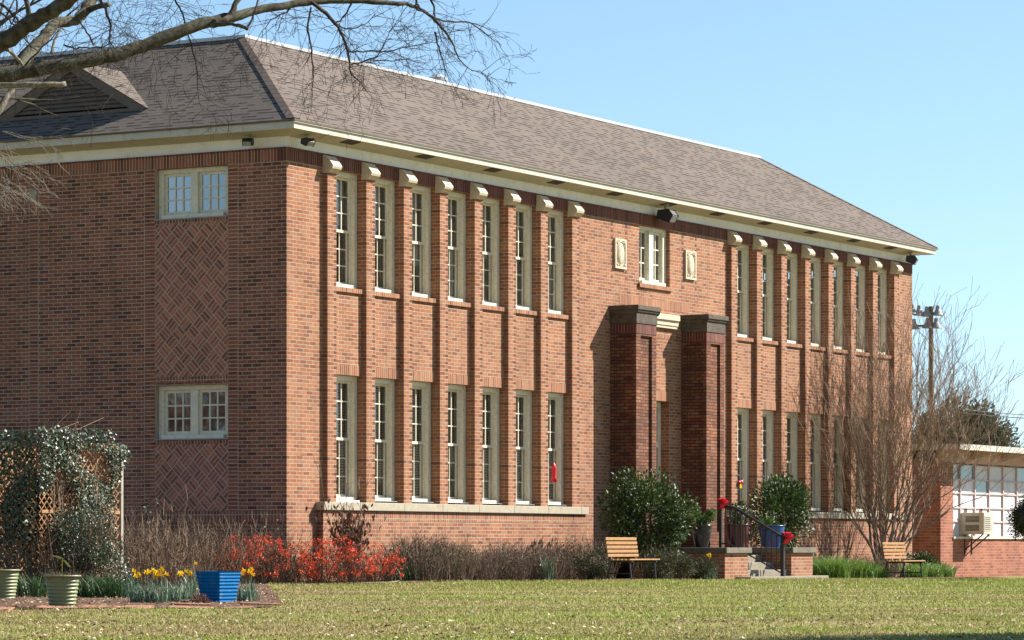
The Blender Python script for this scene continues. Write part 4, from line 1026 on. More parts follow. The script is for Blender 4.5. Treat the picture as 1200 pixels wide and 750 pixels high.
m_ = MB(); m_.face((-.12,.0,.26),(-.03,.0,.25),(.02,.01,.22),(-.04,0,.225)); m_.face((.0,0,.22),(.04,.01,.2),(.1,.02,.13),(.06,.0,.14)); m_.tube([(.0,0,-.02),(.0,0,.22)], .004, 4); m_.build('yellow_leaf', plain('yellowed_leaf', lin(214,204,120), .6), o)
for v in o.children[-1].data.vertices: q = Vector(v.co); v.co = Vector((q.x*RT[0], q.x*RT[1], q.z))
p = gp(2, 40.2); ribbed_pot('ribbed green pot cut by the left edge of the photo', p, .16, .21, .36, M['pot_green'], 9, group='ribbed green pots')
p = gp(256, 38.0); ribbed_pot('square ribbed bright blue pot beside the daffodils', p, .135, .185, .36, M['pot_blue'], 9, True, -.12, None, .004)
for px, yy, r0, r1, h, mt, lab in ((822,-1.55,.125,.215,.47,'pot_navy','dark navy glazed pot left of the railing'),(864,-1.15,.16,.26,.5,'pot_maroon','maroon glazed pot behind the railing balusters'),(904,-1.5,.17,.29,.48,'pot_cobalt','cobalt blue glazed pot at the right of the landing')):
    x = on_y(px, yy); ribbed_pot(lab, (x,yy,.612), r0, r1, h, M[mt], 0, group='glazed pots on the landing')
x = on_y(824,-1.55); leafy_bush('potted_plant', 'bright green leafy plant in the navy pot', 'plant', (x,-1.55,1.06), .32, .3, .22, .2, 1300, M['potgreen_leaf'], .06, .45, 350, 'plants in the glazed pots', 6, 14, 0.0)
x = on_y(866,-1.15); leafy_bush('potted_plant', 'airy green shrub in the maroon pot', 'plant', (x,-1.15,1.08), .3, .28, .36, .3, 900, M['camellia'], .055, .45, 351, 'plants in the glazed pots', 6, 14, 0.0)
x = on_y(897,-1.5); leafy_bush('potted_plant', 'small light green sprouts in the cobalt pot', 'plant', (x,-1.5,1.05), .24, .2, .13, .1, 500, M['potgreen_leaf'], .05, .45, 352, 'plants in the glazed pots', 5, 10, 0.0)

# ---- terracotta pavers at the bed edge
rr = random.Random(3); pxs = -60
k = 0
while pxs < 322:
    t_ = (pxs+60)/382; D = 33.3+1.9*t_+rr.uniform(-.05,.05); p = gp(pxs, D); wl_ = rr.uniform(.3,.46)
    labs = 'flat terracotta paver edging the mulch bed'
    o = MB().box(-wl_/2, wl_/2, -.15, .15, -.06, .022).build('edging_paver', M['paver'], bevel=.008)
    o.location = p; o.rotation_euler = (rr.uniform(.0,.12), rr.uniform(-.06,.06), math.atan2(RT[1],RT[0])+rr.uniform(-.15,.15)); tag(o, labs, 'paver', 'terracotta pavers edging the bed'); pxs += wl_/D*FPX+rr.choice((3,6,12,26)); k += 1
for px, D in ((225,35.9),(305,36.3)):
    p = gp(px, D); o = MB().box(-.22,.22,-.16,.16,-.02,.03).build('stepping_paver', M['paver'], bevel=.008); o.location = p; o.rotation_euler = (0,.03,-.9); tag(o, 'larger terracotta slab lying at the foot of the %s' % ('weed tuft' if px < 250 else 'blue square pot'), 'paver', 'larger terracotta slabs')

# ---- benches
def bench():
    o = thing('slatted_bench', 'slatted wooden bench with black legs in front of the large camellia', 'bench', (0,0,0), 0, 'slatted benches before the school')
    for s in range(5):
        z = .46+.078*s; y = .012*s; MB().box(-.62,.62,y-.012,y+.012,z,z+.056).build('back_slat', M['wood'], o, bevel=.006)
    for s in range(5): MB().box(-.62,.62,-.47+.088*s,-.47+.088*s+.07,.395+.004*(s==0),.42+.004*(s==0)).build('seat_slat', M['wood'], o, bevel=.006)
    for x in (-.5,.5):
        m_ = MB(); m_.tube([(x,-.44,0),(x,-.40,.385)], .018, 6); m_.build('leg', M['black'], o)
        m_ = MB(); m_.tube([(x,.10,0),(x,-.03,.385),(x,.03,.5),(x,.08,.84)], .018, 6); m_.build('leg', M['black'], o)
        m_ = MB(); m_.box(x-.018,x+.018,-.46,.0,.36,.392); m_.tube([(x,-.42,.15),(x,.04,.15)], .012, 6); m_.build('seat_bracket', M['black'], o)
    return o
b = bench(); yb = -2.85; xa, xb = on_y(713, yb), on_y(747, yb); xm = (xa+xb)/2; b.location = (xm, yb, gz(xm, yb))
yb = -2.75; xm = (on_y(1039, yb)+on_y(1059, yb))/2; copy_tree(b, None, (xm, yb, gz(xm, yb)), 0, 'farther slatted wooden bench in front of the crape myrtle trunks')

# ---- trellis with ivy
D_ = 52.0
px0, px1 = 46, 143
yT = -2.4
for _ in range(40):
    if on_y(px1, yT)-on_y(px0, yT) > 2.44: yT -= .05
    else: break
xT0, xT1 = on_y(px0, yT), on_y(px1, yT); DT = depth(xT1, yT); zT = EYE+(HY-521)/FPX*DT
tr = thing('lattice_trellis', 'wooden diamond lattice trellis with white posts overgrown with ivy', 'trellis', (xT0, yT, gz(xT0, yT)))
Wt, Ht = xT1-xT0, zT-gz(xT0, yT)
def lattice(mb, W, H, fn, step=.088, sw=.05):
    for sgn, off in ((1, 0), (-1, .009)):
        c = -H if sgn == 1 else 0
        end = W if sgn == 1 else W+H
        while c < end:
            # line u = c + t (sgn 1)   or u = c - t
            ts = [t for t in (0, H)]
            if sgn == 1: t0, t1 = max(0, -c), min(H, W-c)
            else: t0, t1 = max(0, c-W), min(H, c)
            if t1-t0 > .03:
                u0, u1 = c+sgn*t0, c+sgn*t1
                h_ = sw*.707
                q = [(u0-h_*.5, t0), (u0+h_*.5, t0), (u1+h_*.5, t1), (u1-h_*.5, t1)]
                n = len(mb.v)
                for d in (off, off+.008):
                    for u, z in q: mb.v.append(fn(min(max(u,0),W), z, d))
                for f in ((0,1,2,3),(7,6,5,4),(0,4,5,1),(1,5,6,2),(2,6,7,3),(3,7,4,0)): mb.f.append(tuple(n+i_ for i_ in f)); mb.m.append(0)
            c += step*1.414
    return mb
lattice(MB(), Wt, Ht-.04, lambda u, z, d: (u, d, z)).build('lattice_panel', M['lattice'], tr)
lattice(MB(), 1.6, Ht-.04, lambda u, z, d: (d-.02, u+.05, z)).build('lattice_panel', M['lattice'], tr)
for x, y in ((Wt-.02, 0), (0, 1.62)): MB().box(x-.03, x+.03, y-.02, y+.06, -.1, Ht+.02).build('post', M['white_post'], tr, bevel=.005)
MB().box(0.05, Wt-.07, -.012, -.001, Ht-.06, Ht).build('top_rail', M['lattice'], tr); MB().box(.05, Wt-.07, -.012, -.001, Ht*.52, Ht*.52+.05).build('mid_rail', M['lattice'], tr)
iv = thing('ivy_vine', 'dense ivy climbing over the lattice trellis', 'vine', (xT0, yT, gz(xT0, yT)))
rg = np.random.default_rng(44); n = 13000
u = rg.uniform(-.15, Wt*1.0, n); z = rg.uniform(.02, 1.0, n)**.8*(Ht+.22); fld = np.sin(u*3.1+1.2)*np.cos(z*2.7+.5)+.6*np.sin(u*6.3+z*4.1+2)+.4*np.cos(u*2+z*7)
keep = (fld > -.35+1.0*np.clip((u-Wt*.80)/.25, 0, 1)-.8*np.clip((u-.5)*(Wt*.72-u), 0, .4)+1.3*np.exp(-((u-.35)/.3)**2-((z-Ht*.62)/.45)**2)) | ((z > Ht-.1) & (rg.uniform(0,1,n) < .7) & (u < Wt*.93)); keep &= ~((z > Ht+.02) & (u > Wt*.8))
top_ = np.clip((z-Ht)/.22, 0, 1); keep &= rg.uniform(0,1,n) > top_*.55
u, z = u[keep], z[keep]; n = len(u); P_ = np.stack([u, -.03-rg.uniform(0,.16,n)*np.where(z > .9, 1, 1.2), z], 1); L = rg.uniform(.028,.055,n)
V, F = leaf_np(n, P_, rdir(n, rg)+np.array([0,-.4,-.4]), rdir(n, rg)*.7+np.array([0,-1,.5]), L, L*.85, .1)
n2 = 3400; u = rg.uniform(0, 1.6, n2); z = rg.uniform(0,1,n2)**.6*(Ht+.15); P2 = np.stack([-.05-rg.uniform(0,.12,n2), u, z], 1); L2 = rg.uniform(.04,.07,n2)
V2, F2 = leaf_np(n2, P2, rdir(n2, rg)+np.array([-.4,0,-.4]), rdir(n2, rg)*.7+np.array([-1,0,.5]), L2, L2*.85, .1)
npmesh('foliage', np.concatenate([V, V2]), np.concatenate([F, F2+len(V)]), M['ivy'], iv)
m_ = MB()
for i in range(16):
    x = rg.uniform(.1, Wt*.85); pts = [(x+.12*math.sin(k*1.3+i)*k/6, -.04-.02*(k % 2), Ht*1.02*k/6) for k in range(7)]; m_.tube(pts, .008, 4, False)
for i in range(9):
    x = rg.uniform(.2, .7); pts = [(x,-.05,Ht), (x+rg.normal(0,.2),-.08,Ht+rg.uniform(.1,.3)), (x+rg.normal(0,.4),-.1,Ht+rg.uniform(.05,.5))]; m_.tube(pts, [.006,.005,.003], 4, False)
m_.build('stem', M['twig'], iv)
lattice(MB(), Wt, Ht-.04, lambda u, z, d: (u, 1.62+d, z)).build('lattice_panel', M['lattice'], tr); lattice(MB(), 1.6, Ht-.04, lambda u, z, d: (Wt-.02-d, u+.05, z)).build('lattice_panel', M['lattice'], tr)
leafy_bush('darkening_bush', 'dark leaf mass added inside the lattice enclosure to darken it', 'shrub', (xT0+Wt/2, yT+.85, gz(xT0+Wt/2, yT+.85)), 1.0, .6, 1.0, 1.05, 5000, M['topiary'], .07, .5, 371, None, 8, 24)  # leaf mass added so the view through the lattice stays dark
# leafy bush with small leaves in front of the trellis, and a bare one at its left
p = gp(96, DT-1.5); leafy_bush('abelia_bush', 'loose dark leaved bush in front of the lattice trellis', 'shrub', p, 1.0, .6, .66, .70, 6400, M['ivy'], .040, .5, 361, None, 26, 30)
twig_shrub('dry_rose_bush', 'bare brown stems rising through the bush at the trellis', 'shrub', p, .6, .4, 1.5, 70, M['twig'], 362, None, 160, M['deadleaf'], .035, .006, .5, 4, .25)
p = gp(22, DT-1.6); twig_shrub('bare_bush', 'bare purplish bush before the shaded end of the trellis', 'shrub', p, .45, .4, 1.25, 60, M['lavender'], 363, None, 60, M['juniper'], .05, .006, .7, 5, .3)

# ================================================================== TREES
def grow(mb_big, mb_twig, p, d, L, r, depth_, rg, up=.1, spread=.6, kids=(2,4), seg=4, thick=.006, taper=.55, droop=0., rmin=.0022):
    """one branch and its children; goes to the twig mesh when thin"""
    pts = [p]; rad = [r]; cur = Vector(p); dv_ = Vector(d).normalized()
    for k in range(seg):
        dv_ = (dv_ + Vector((rg.normal(0,.14), rg.normal(0,.14), rg.normal(0,.10)+up*.25-droop*.2))).normalized()
        cur = cur + dv_*(L/seg); pts.append(tuple(cur)); rad.append(max(rmin, r*(1-(1-taper)*(k+1)/seg)))
    (mb_big if r > thick else mb_twig).tube(pts, rad, 6 if r > .02 else (4 if r > thick else 3), r > thick)
    if depth_ <= 0: return
    n = rg.integers(kids[0], kids[1]+1)
    for i in range(n):
        k = min(seg, int(1+rg.uniform(.25, 1.0)*seg)) if i else seg
        q = Vector(pts[k]); ax = rdir(1, rg)[0]; nd = (dv_ + Vector(ax)*spread*rg.uniform(.6,1.2) + Vector((0,0,up))).normalized()
        grow(mb_big, mb_twig, tuple(q), nd, L*rg.uniform(.55,.85), rad[k]*rg.uniform(.55,.8), depth_-1, rg, up, spread, kids, seg, thick, taper, droop, rmin)

# ---- crape myrtle: many pale stems fanning out from the base
xm = on_y(1038, -1.15); zb_ = gz(xm, -1.15)
cm = thing('crape_myrtle', 'leafless crape myrtle with many pale stems fanning up before the far corner', 'tree', (xm, -1.15, zb_))
rg = np.random.default_rng(77); big = MB(); tw = MB()
bases = [(-.42,0.,-.22,8),(0.0,0.05,.0,12),(.35,.05,.28,9)]
for bx, by, lean, n in bases:
    for i in range(n):
        a = rg.uniform(0, 6.28); sp = rg.uniform(.08, .62); d = Vector((math.cos(a)*sp+lean*.9, math.sin(a)*sp*.7-.05, 1)).normalized()
        r = rg.uniform(.016, .036); p0 = (bx+rg.normal(0,.07), by+rg.normal(0,.06), -.1)
        grow(big, tw, p0, d, rg.uniform(1.7,2.45), r, 4, rg, .20, .48, (2,4), 5, .0085, .62, 0, .0042)
for dx, dz, L in ((1.0,.55,2.0),(.8,.8,1.9),(-.75,.9,1.7),(1.2,.9,2.2),(.6,1,2.2),(1.1,.7,2.3),(.9,1.1,2.4)):
    grow(big, tw, (dx*.1,0,.5), Vector((dx,-.1,dz)), L, .026, 5, rg, .20, .5, (2,3), 5, .0085, .62, 0, .0042)
big.build('trunk', M['myrtle'], cm); tw.build('twigs', M['myrtle_twig'], cm)
print('myrtle', len(big.f), len(tw.f))

# ---- the big tree whose limbs reach in at the upper left
ot = gp(-235, 38.5)
oak = thing('oak_tree', 'large leafless lichen covered tree reaching its limbs in at upper left', 'tree', ot)
def L3(path, rpx):                      # (px, py, depth) nodes to points relative to the tree
    pts, rad = [], []
    for (px, py, D), r_ in zip(path, rpx):
        q = at(px, py, D); pts.append((q[0]-ot[0], q[1]-ot[1], q[2]-ot[2])); rad.append(r_*D/FPX)
    return pts, rad
def smooth_path(pts, rad, n=4, rg=None, wob=.0):
    P = [np.array(p) for p in pts]; out, ro = [], []
    for i in range(len(P)-1):
        p0, p1, p2, p3 = P[max(0,i-1)], P[i], P[i+1], P[min(len(P)-1,i+2)]
        for k in range(n):
            t = k/n; q = .5*((2*p1)+(-p0+p2)*t+(2*p0-5*p1+4*p2-p3)*t*t+(-p0+3*p1-3*p2+p3)*t**3)
            if rg is not None: q = q+rg.normal(0, wob, 3)
            out.append(tuple(q)); ro.append((rad[i]*(1-t)+rad[i+1]*t)*(1+(rg.normal(0,.05) if rg is not None else 0)))
    out.append(tuple(P[-1])); ro.append(rad[-1]); return out, ro
rg = np.random.default_rng(5); limb = MB(); ptw = MB(); pale = MB(); twg = MB(); dark = MB()
limb.tube(*smooth_path([(0,0,-.3),(.05,.0,.4),(.0,.05,2.),(.05,0,4.2),(.15,-.1,6.2),(.1,0,8.5)], [.5,.36,.31,.29,.22,.14], 4, rg, .01), 14)
limbs = {
 'A': ([(-232,128,38.5),(-120,104,38.6),(-30,94,38.8),(40,82,39.0),(100,72,39.2),(160,57,39.5),(215,35,39.8),(262,22,40.1),(310,10,40.5),(360,3,40.9),(410,1,41.2),(475,4,41.6)], [14,12,9.5,8.6,8.6,8,7.2,6.2,4.8,4,3.3,2.4]),
 'A2': ([(475,4,41.6),(495,12,41.8),(514,28,42),(530,50,42.1),(537,69,42.2)], [2.4,2,1.6,1.2,.8]),
 'B': ([(-230,150,38.3),(-120,100,37.6),(-40,68,37.1),(5,48,36.9),(35,28,36.8),(62,12,36.7),(100,-14,36.5),(150,-50,36.3)], [13,12,11,10.5,9.5,8.5,7.5,6]),
 'C': ([(22,84,39.0),(34,64,39.4),(52,44,39.9),(66,27,40.3),(88,24,40.7),(99,12,41.0),(110,-8,41.4),(125,-40,42)], [8,7.5,6.8,6.2,6.2,6,5.5,4.5]),
 'D': ([(88,24,40.7),(104,12,40.5),(127,5,40.2)], [5,3.6,3.2]),
 'H': ([(33,26,36.8),(33,12,36.8),(28,-8,36.8),(20,-30,36.8)], [4,3,2.8,2]),
 'K': ([(250,27,39.9),(266,22,40.0),(274,10,40.1),(282,-6,40.2),(300,-35,40.5)], [4.5,3.6,3.2,3,2]),
 'K2': ([(246,29,39.9),(272,28,39.7),(290,34,39.5)], [3.4,2.2,2.2]),
}
limb.build('trunk', M['bark'], oak, smooth=True)
for k, (pa, ra) in limbs.items(): MB().tube(*smooth_path(*L3(pa, ra), 5, rg, .006), 10).build('limb', M['bark'], oak, smooth=True)
pales = {'E': ([(-60,99,37.2),(-10,101,37.2),(40,99,37.2),(77,98,37.3)], [4,3.4,3.2,3]), 'F': ([(-40,170,38),(-8,138,38),(6,116,38.1),(16,104,38.2)], [5,4.5,4,3]),
 'G': ([(60,62,39),(64,48,39.1),(72,33,39.2)], [1.8,1.5,1.3]), 'G2': ([(8,58,37),(18,66,37.2),(26,76,37.4)], [2.2,2,1.8])}
for k, (pa, ra) in pales.items(): MB().tube(*smooth_path(*L3(pa, ra), 4, rg, .004), 8).build('dead_branch', M['bark_pale'], oak, smooth=True)
drops = {
 'J': ([(203,-5,40),(212,12,40),(217,30,40),(226,60,40),(231,85,40),(232,108,40)], [1.2,1.1,1,.9,.7,.4]),
 'I': ([(117,-3,38),(125,15,38),(130,30,38),(128,46,38),(133,56,38)], [1.9,1.7,1.4,1,.6]),
 'L': ([(365,2,40.9),(380,15,41),(396,32,41),(406,55,41.1),(410,78,41.1),(412,88,41.1),(424,98,41.1),(428,106,41.1)], [2.8,2.4,2,1.6,1.2,.9,.7,.4]),
 'M': ([(365,8,40.9),(361,35,40.8),(365,60,40.8),(367,85,40.8),(366,102,40.8)], [1.3,1.2,1,.8,.5]),
 'N': ([(409,60,41.1),(430,60,41.3),(455,60,41.4),(480,54,41.6),(505,50,41.8)], [1.1,.9,.8,.6,.4]),
 'N2': ([(411,76,41.1),(430,71,41.2),(444,62,41.3),(452,46,41.4),(462,30,41.5)], [1.2,1,.8,.6,.4]),
 'N3': ([(433,70,41.2),(455,71,41.4),(480,68,41.6)], [.8,.6,.4]),
 'O': ([(488,4,41.7),(500,15,41.7),(520,24,41.9),(548,26,42.2),(566,38,42.4),(588,53,42.6)], [1.5,1.3,1.1,.9,.7,.3]),
 'P': ([(510,38,42),(514,55,42),(520,75,42),(524,98,42)], [1.2,1,.7,.4]),
 'Q': ([(503,-8,41.8),(508,8,41.9),(509,20,41.9)], [1.5,1.2,.6]), 'Q2': ([(488,6,41.7),(488,-8,41.7)], [1.6,1.4]),
 'R': ([(537,69,42.2),(552,82,42.3),(565,84,42.4),(575,96,42.5)], [.8,.6,.5,.3]), 'S': ([(290,34,39.5),(297,18,39.6),(303,-6,39.7)], [1.6,1.2,1]),
 'T': ([(30,75,38.9),(50,55,38.6),(68,36,38.4)], [1.2,.9,.6]), 'U': ([(110,52,39.2),(102,38,39.1),(92,22,39.0)], [1.3,1.1,.9]), 'V': ([(75,52,39),(85,56,39),(100,56,39),(118,55,39.1),(132,50,39)], [1.2,1.1,1,.8,.5]),
 'W': ([(0,4,37),(10,12,37),(22,24,37),(32,32,37)], [1.8,1.7,1.5,1]), 'X': ([(0,14,37.5),(14,26,37.5),(26,42,37.6),(36,54,37.8),(48,62,38)], [1.3,1.2,1,.9,.6]),
 'Y': ([(20,-4,37),(20,10,37),(16,24,37),(27,26,37)], [1.4,1.2,1,.8]), 'Z': ([(345,4,40.8),(336,14,40.7),(320,22,40.6),(305,40,40.5)], [1.3,1,.7,.3]),
 'a': ([(412,3,41.2),(405,18,41.2),(395,28,41.3),(410,34,41.4),(428,28,41.5),(440,16,41.6)], [1.2,1,.9,.8,.6,.4]),
}
for k, (pa, ra) in drops.items(): MB().tube(*smooth_path(*L3(pa, ra), 4, rg, .006), 5).build('branch', M['twig_dark'], oak)
allp = []
for dct, wgt in ((drops, 3), (limbs, 1)):
    for k, (pa, ra) in dct.items():
        pts, rad = smooth_path(*L3(pa, ra), 4)
        for j in range(1, len(pts)): allp.append((pts[j], Vector(pts[j])-Vector(pts[j-1]), wgt, k))
RTv = Vector(RT)
for (p, d, wgt, k) in allp:
    for _ in range(2 if wgt == 3 else 1):
        if rg.uniform() > (.40 if wgt == 3 else .14): continue
        v = Vector(rdir(1, rg)[0]); nd = d.normalized()*.6+v*.9+Vector((0,0,-.15))
        grow(dark, twg, p, nd, rg.uniform(.16,.42), .0042, 3, rg, 0., .75, (1,3), 3, .004, .6, .15)
# finer background spray of twigs at the very upper left
for i in range(34):
    q = at(rg.uniform(60, 215), rg.uniform(-20, 40), rg.uniform(41, 45)); p = (q[0]-ot[0], q[1]-ot[1], q[2]-ot[2])
    v = Vector(rdir(1, rg)[0]); grow(dark, twg, p, v+Vector((.2,0,-.4)), rg.uniform(.3,.6), .0036, 3, rg, 0., .7, (2,3), 3, .004, .6, .1)
# drooping twigs at the left edge
for i in range(22):
    q = at(rg.uniform(-40, 8), rg.uniform(150, 235), rg.uniform(36, 38)); p = (q[0]-ot[0], q[1]-ot[1], q[2]-ot[2])
    grow(pale, ptw, p, RTv*.8+Vector((0,0,-.55))+Vector(rdir(1, rg)[0])*.5, rg.uniform(.18,.36), .004, 3, rg, 0., .6, (2,3), 4, .003, .6, .25)
pale.v += []; pale.build('pale_twigs', M['bark_pale'], oak)['kind'] = 'stuff'; ptw.build('pale_twigs', M['bark_pale'], oak)['kind'] = 'stuff'; dark.build('fine_branches', M['twig_dark'], oak)['kind'] = 'stuff'; twg.build('twigs', M['twig_dark'], oak)['kind'] = 'stuff'
# crown beyond the frame
cr = MB(); ct = MB()
for i in range(9):
    a = i*.7+.3; grow(cr, ct, (.1,0,5.+i*.35), (math.cos(a),math.sin(a),.75), 2.2, .11-.006*i, 3, rg, .15, .5, (2,3), 4, .012, .55)
cr.build('crown', M['bark'], oak); ct.build('crown_twigs', M['twig_dark'], oak)['kind'] = 'stuff'
print('oak', len(dark.f), len(twg.f))

# ================================================================== ANNEX
AX, AY, AZ = 35.55, 2.4, -.22
an = thing('annex_building', 'low flat roofed brick annex with a white paned window wall', 'building', (AX, AY, AZ))
W_, D2, H2 = 17.0, 12.0, 3.15
def xx(px): return on_y(px, AY)-AX
zs_ = 1.12; zt_ = 3.14
mb = MB(); wall_holes(mb, 0, W_, -.4, H2, [(xx(1117), 14.5, zs_, H2)], lambda u, z, d: (u, d, z), .18); mb.face((0,0,-.4),(0,D2,-.4),(0,D2,H2),(0,0,H2)); mb.face((W_,0,-.4),(W_,D2,-.4),(W_,D2,H2),(W_,0,H2)); mb.face((0,D2,-.4),(W_,D2,-.4),(W_,D2,H2),(0,D2,H2))
mb.build('wall', M['brick_annex'], an, uv=True)
rf = MB().box(-.55, W_+.5, -.75, D2+.4, 3.52, 3.60).build('roof', M['annex_fascia'], an)
MB().box(-.58, W_+.53, -.78, -.75, 3.46, 3.615).build('fascia', M['annex_fascia'], rf); MB().box(-.58, -.55, -.78, D2+.4, 3.46, 3.615).build('fascia', M['annex_fascia'], rf)
MB().box(-.5, W_+.4, -.7, D2, 3.50, 3.518).build('soffit', M['annex_soffit'], rf)
MB().box(.0, W_, -.012, .1, H2+.001, 3.50).build('header_board', M['annex_band'], an)
for px in (1140, 1176, 1212, 1248, 1284, 1320):
    x = xx(px)-.1; MB().prism([(-.72,3.40),(-.72,3.497),(-.013,3.497),(-.013,3.24)], x-.05, x+.05).build('rafter_tail', M['annex_soffit'], an)
wn = MB(); x0 = xx(1117); sp_ = xx(1145)-xx(1128); xs = [x0, xx(1128)] + [xx(1128)+sp_*i for i in range(1, 12)]; xs = [x for x in xs if x < 14.4]+[14.47]
rows = [zs_, zs_+.42, zs_+.80, zs_+1.20, zs_+1.57, zs_+1.99, H2-.02]
for x in xs: wn.box(x-.03, x+.03, .05, .14, zs_, H2)
for z in rows: wn.box(x0, 14.47, .06, .13, z-.022, z+.022)
wd_ = wn.build('window', M['annex_frame'], an)
MB().box(x0-.05, 14.5, -.05, .16, zs_-.06, zs_-.002).build('window_sill', M['annex_fascia'], wd_)
pw_, pg_ = MB(), MB(); rr = random.Random(8)
blue = {(0,4),(1,4),(2,3),(5,4),(6,0),(7,4),(8,3)}
for i in range(len(xs)-1):
    for j in range(len(rows)-1):
        (pg_ if (i, j) in blue else pw_).face((xs[i]+.03,.10,rows[j]+.02),(xs[i+1]-.03,.10,rows[j]+.02),(xs[i+1]-.03,.10,rows[j+1]-.02),(xs[i]+.03,.10,rows[j+1]-.02))
pw_.build('pane', M['annex_white'], wd_); pg_.build('pane', M['annex_glass'], wd_)
for px, z in ((1132,1.72),(1150,1.35)):
    x = xx(px); sh = MB(); sh.face((x,.095,zs_+.55),(x+.3,.095,zs_+.5),(x+.34,.095,zs_+.86),(x+.12,.095,zs_+.78)); sh.build('torn_board', M['deadleaf'], wd_)
# window air conditioner
ax0, ax1 = on_y(1153, AY-.62), on_y(1164.5, AY-.62)
ac = thing('air_conditioner', 'beige window air conditioner sticking out of the annex window wall', 'air conditioner', (ax0, AY-.62, AZ+1.18))
cw_ = ax1-ax0; dp_ = .70; hh_ = .60
MB().box(0, cw_, 0, dp_, 0, hh_).build('body', M['ac'], ac, bevel=.015)
m_ = MB()
for z0 in (.1, .34):
    for k in range(5): m_.box(-.008, .0, .14, .54, z0+k*.034, z0+k*.034+.02)
m_.build('side_louvers', M['ac_grille'], ac)
m_ = MB(); m_.box(.05, cw_-.25, -.008, 0, .08, hh_-.08); m_.box(cw_-.2, cw_-.05, -.008, 0, .12, .3); m_.build('front_grille', M['ac'], ac); m_ = MB()
for k in range(7): m_.box(.08, cw_-.28, -.014, -.008, .12+k*.055, .12+k*.055+.022)
m_.build('front_louvers', M['ac_grille'], ac)
for x in (.12, cw_-.12):
    m_ = MB(); m_.tube([(x,.08,0),(x,.60,-.42)], .02, 5); m_.tube([(x,.60,-.55),(x,.60,0)], .018, 5); m_.build('bracket', M['black'], ac)
# ---- clipped ball shrub at the right edge
p = gp(1209, 62.0)
tp_ = leafy_bush('topiary_ball', 'dark clipped ball shrub on a stem at the right edge', 'shrub', p, .5, .5, .5, 1.14, 6200, M['topiary'], .05, .5, 401, None, 0, 40)
MB().tube([(0,0,-.1),(.02,0,.5),(0,0,.95)], [.04,.035,.03], 8).build('trunk', M['bark_brown'], tp_)
m_ = MB(); m_.ellipsoid((0,0,1.14), (.34,.34,.34), 16, 10); m_.build('inner_twigs', M['topiary'], tp_, smooth=True)

# ---- floodlight pole of the sports ground far behind, and its wires
D_ = 170.; pb = gp(1091, D_); pl = thing('stadium_light_pole', 'tall wooden pole with banks of sports floodlights behind the far corner', 'light pole', pb)
hp = at(1091, 359, D_)[2]-pb[2]; MB().tube([(0,0,-.5),(0,0,hp*.5),(0,0,hp)], [.155,.135,.115], 10).build('pole', M['pole'], pl)
s1 = D_/FPX
for dz, x0, x1 in ((.35,-24,12),(1.0,-24,8)):
    MB().tube([(RT[0]*x0*s1, RT[1]*x0*s1, hp-dz), (RT[0]*x1*s1, RT[1]*x1*s1, hp-dz)], .06, 6).build('crossarm', M['pole'], pl)
for x, dz in ((-22,.2),(-14,.25),(-5,.3),(8,.25),(-20,.95),(-4,.9),(6,.9)):
    m_ = MB(); c = (RT[0]*x*s1, RT[1]*x*s1, hp-dz); m_.lathe([(0.02,.32),(.10,.28),(.12,.1),(.22,-.1),(.30,-.2),(.28,-.22),(0,-.14)], c, 12); m_.build('lamp_head', M['grey_metal'], pl)
for k, (py, lab) in enumerate(((478,'upper power line running right from the light pole'),(482,'lower power line running right from the light pole'))):
    a = Vector(at(1096, py-2, D_)); b = Vector(at(1330, py+8, 172)); pts = [tuple(a.lerp(b, t)-Vector((0,0,.25*math.sin(math.pi*t)))) for t in np.linspace(0,1,12)]
    o = MB().tube(pts, .022, 4).build('power_line', M['grey_metal']); tag(o, lab, 'cable')
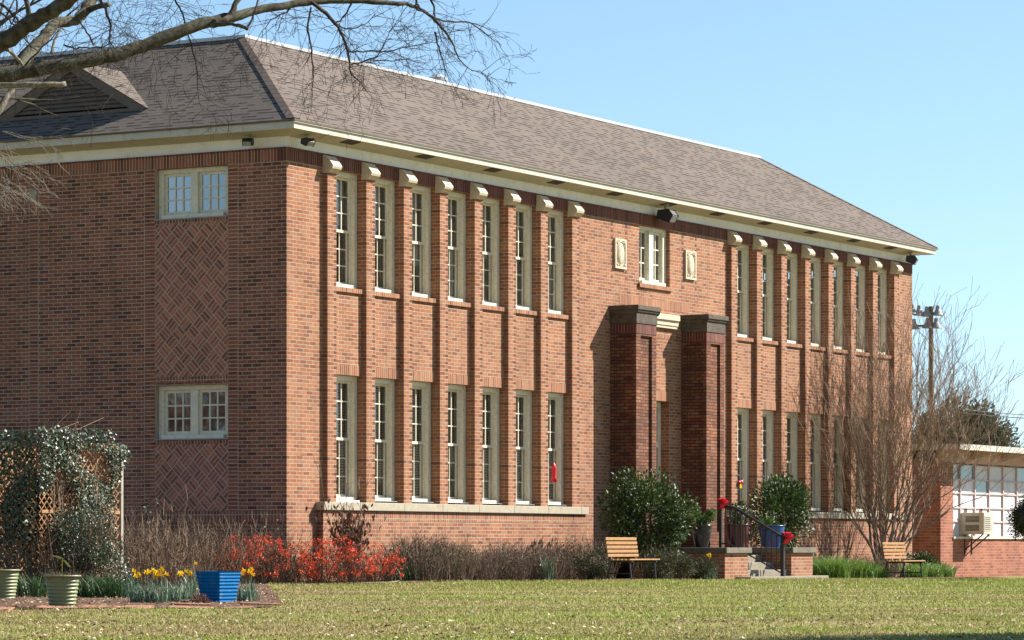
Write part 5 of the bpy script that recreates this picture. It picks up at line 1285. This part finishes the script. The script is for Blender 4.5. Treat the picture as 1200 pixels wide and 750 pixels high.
# ---- far pine and wood behind the annex
def far_tree(label, px, D, wpx, hpx, seed, N, group='far trees behind the annex', L=.26):
    N *= 3
    p = gp(px, D); r = wpx/2*D/FPX; H = (HY-hpx)*D/FPX+EYE-p[2]
    o = thing('pine_tree', label, 'tree', p, 0, group); q, out, rg = lump_points(N, r, r, H*.38, H*.62, seed, 40); Ls = L*rg.uniform(.6,1.3,N)
    V, F = leaf_np(N, q, out+rdir(N, rg), rdir(N, rg), Ls, Ls*.4); npmesh('crown', V, F, M['pine'], o); MB().tube([(0,0,-.5),(.1,0,H*.4),(0,0,H*.85)], [.28,.2,.08], 8).build('trunk', M['bark_brown'], o); return o
far_tree('broad dark pine showing behind the crape myrtle and the annex roof', 1122, 190, 128, 452, 501, 9000)
far_tree('lower pine at the right end of the broad pine', 1166, 200, 46, 497, 502, 3200)
far_tree('small far tree left of the annex roof, behind the crape myrtle', 1084, 205, 50, 478, 504, 3000)
far_tree('distant low tree above the annex roof near the right edge', 1188, 260, 40, 512, 503, 2400)
far_tree('distant low tree cut by the right edge of the photo', 1213, 265, 44, 508, 505, 2400)
# ---- the woods left of the school, facing its shaded side wall
nv = 30000; rg = np.random.default_rng(66)
t_ = rg.uniform(-1, 1, nv); q = np.stack([-75+rg.normal(0,3,nv), 45+t_*55, rg.uniform(0,1,nv)**.8*(8.2+1.2*np.sin(t_*23)+.8*np.sin(t_*41))], 1); Ls = rg.uniform(.4,.9,nv)
V, F = leaf_np(nv, q, rdir(nv, rg), rdir(nv, rg), Ls, Ls*.5); tag(npmesh('woods', V, F, M['deadleaf']), 'brown winter woods away to the left of the school', 'woods', kind='stuff')

# ---- an evergreen to the right of the frame; only its shade reaches the near lawn
qx, qy = (CAM+22.6*FW+4.4*RT)[:2]; hc = 7.5; sx_, sy_ = qx+SUN.x/SUN.z*hc, qy+SUN.y/SUN.z*hc
leafy_bush('shade_tree', 'evergreen tree standing right of the photo and shading the near lawn', 'tree', (sx_, sy_, gz(sx_, sy_)), 2.6, 2.6, 1.9, hc, 7000, M['camellia'], .22, .5, 601, None, 0, 30)
MB().tube([(0,0,-.3),(.1,0,3),(0,.1,6.5)], [.22,.17,.1], 8).build('trunk', M['bark_brown'], bpy.data.objects['shade_tree'])
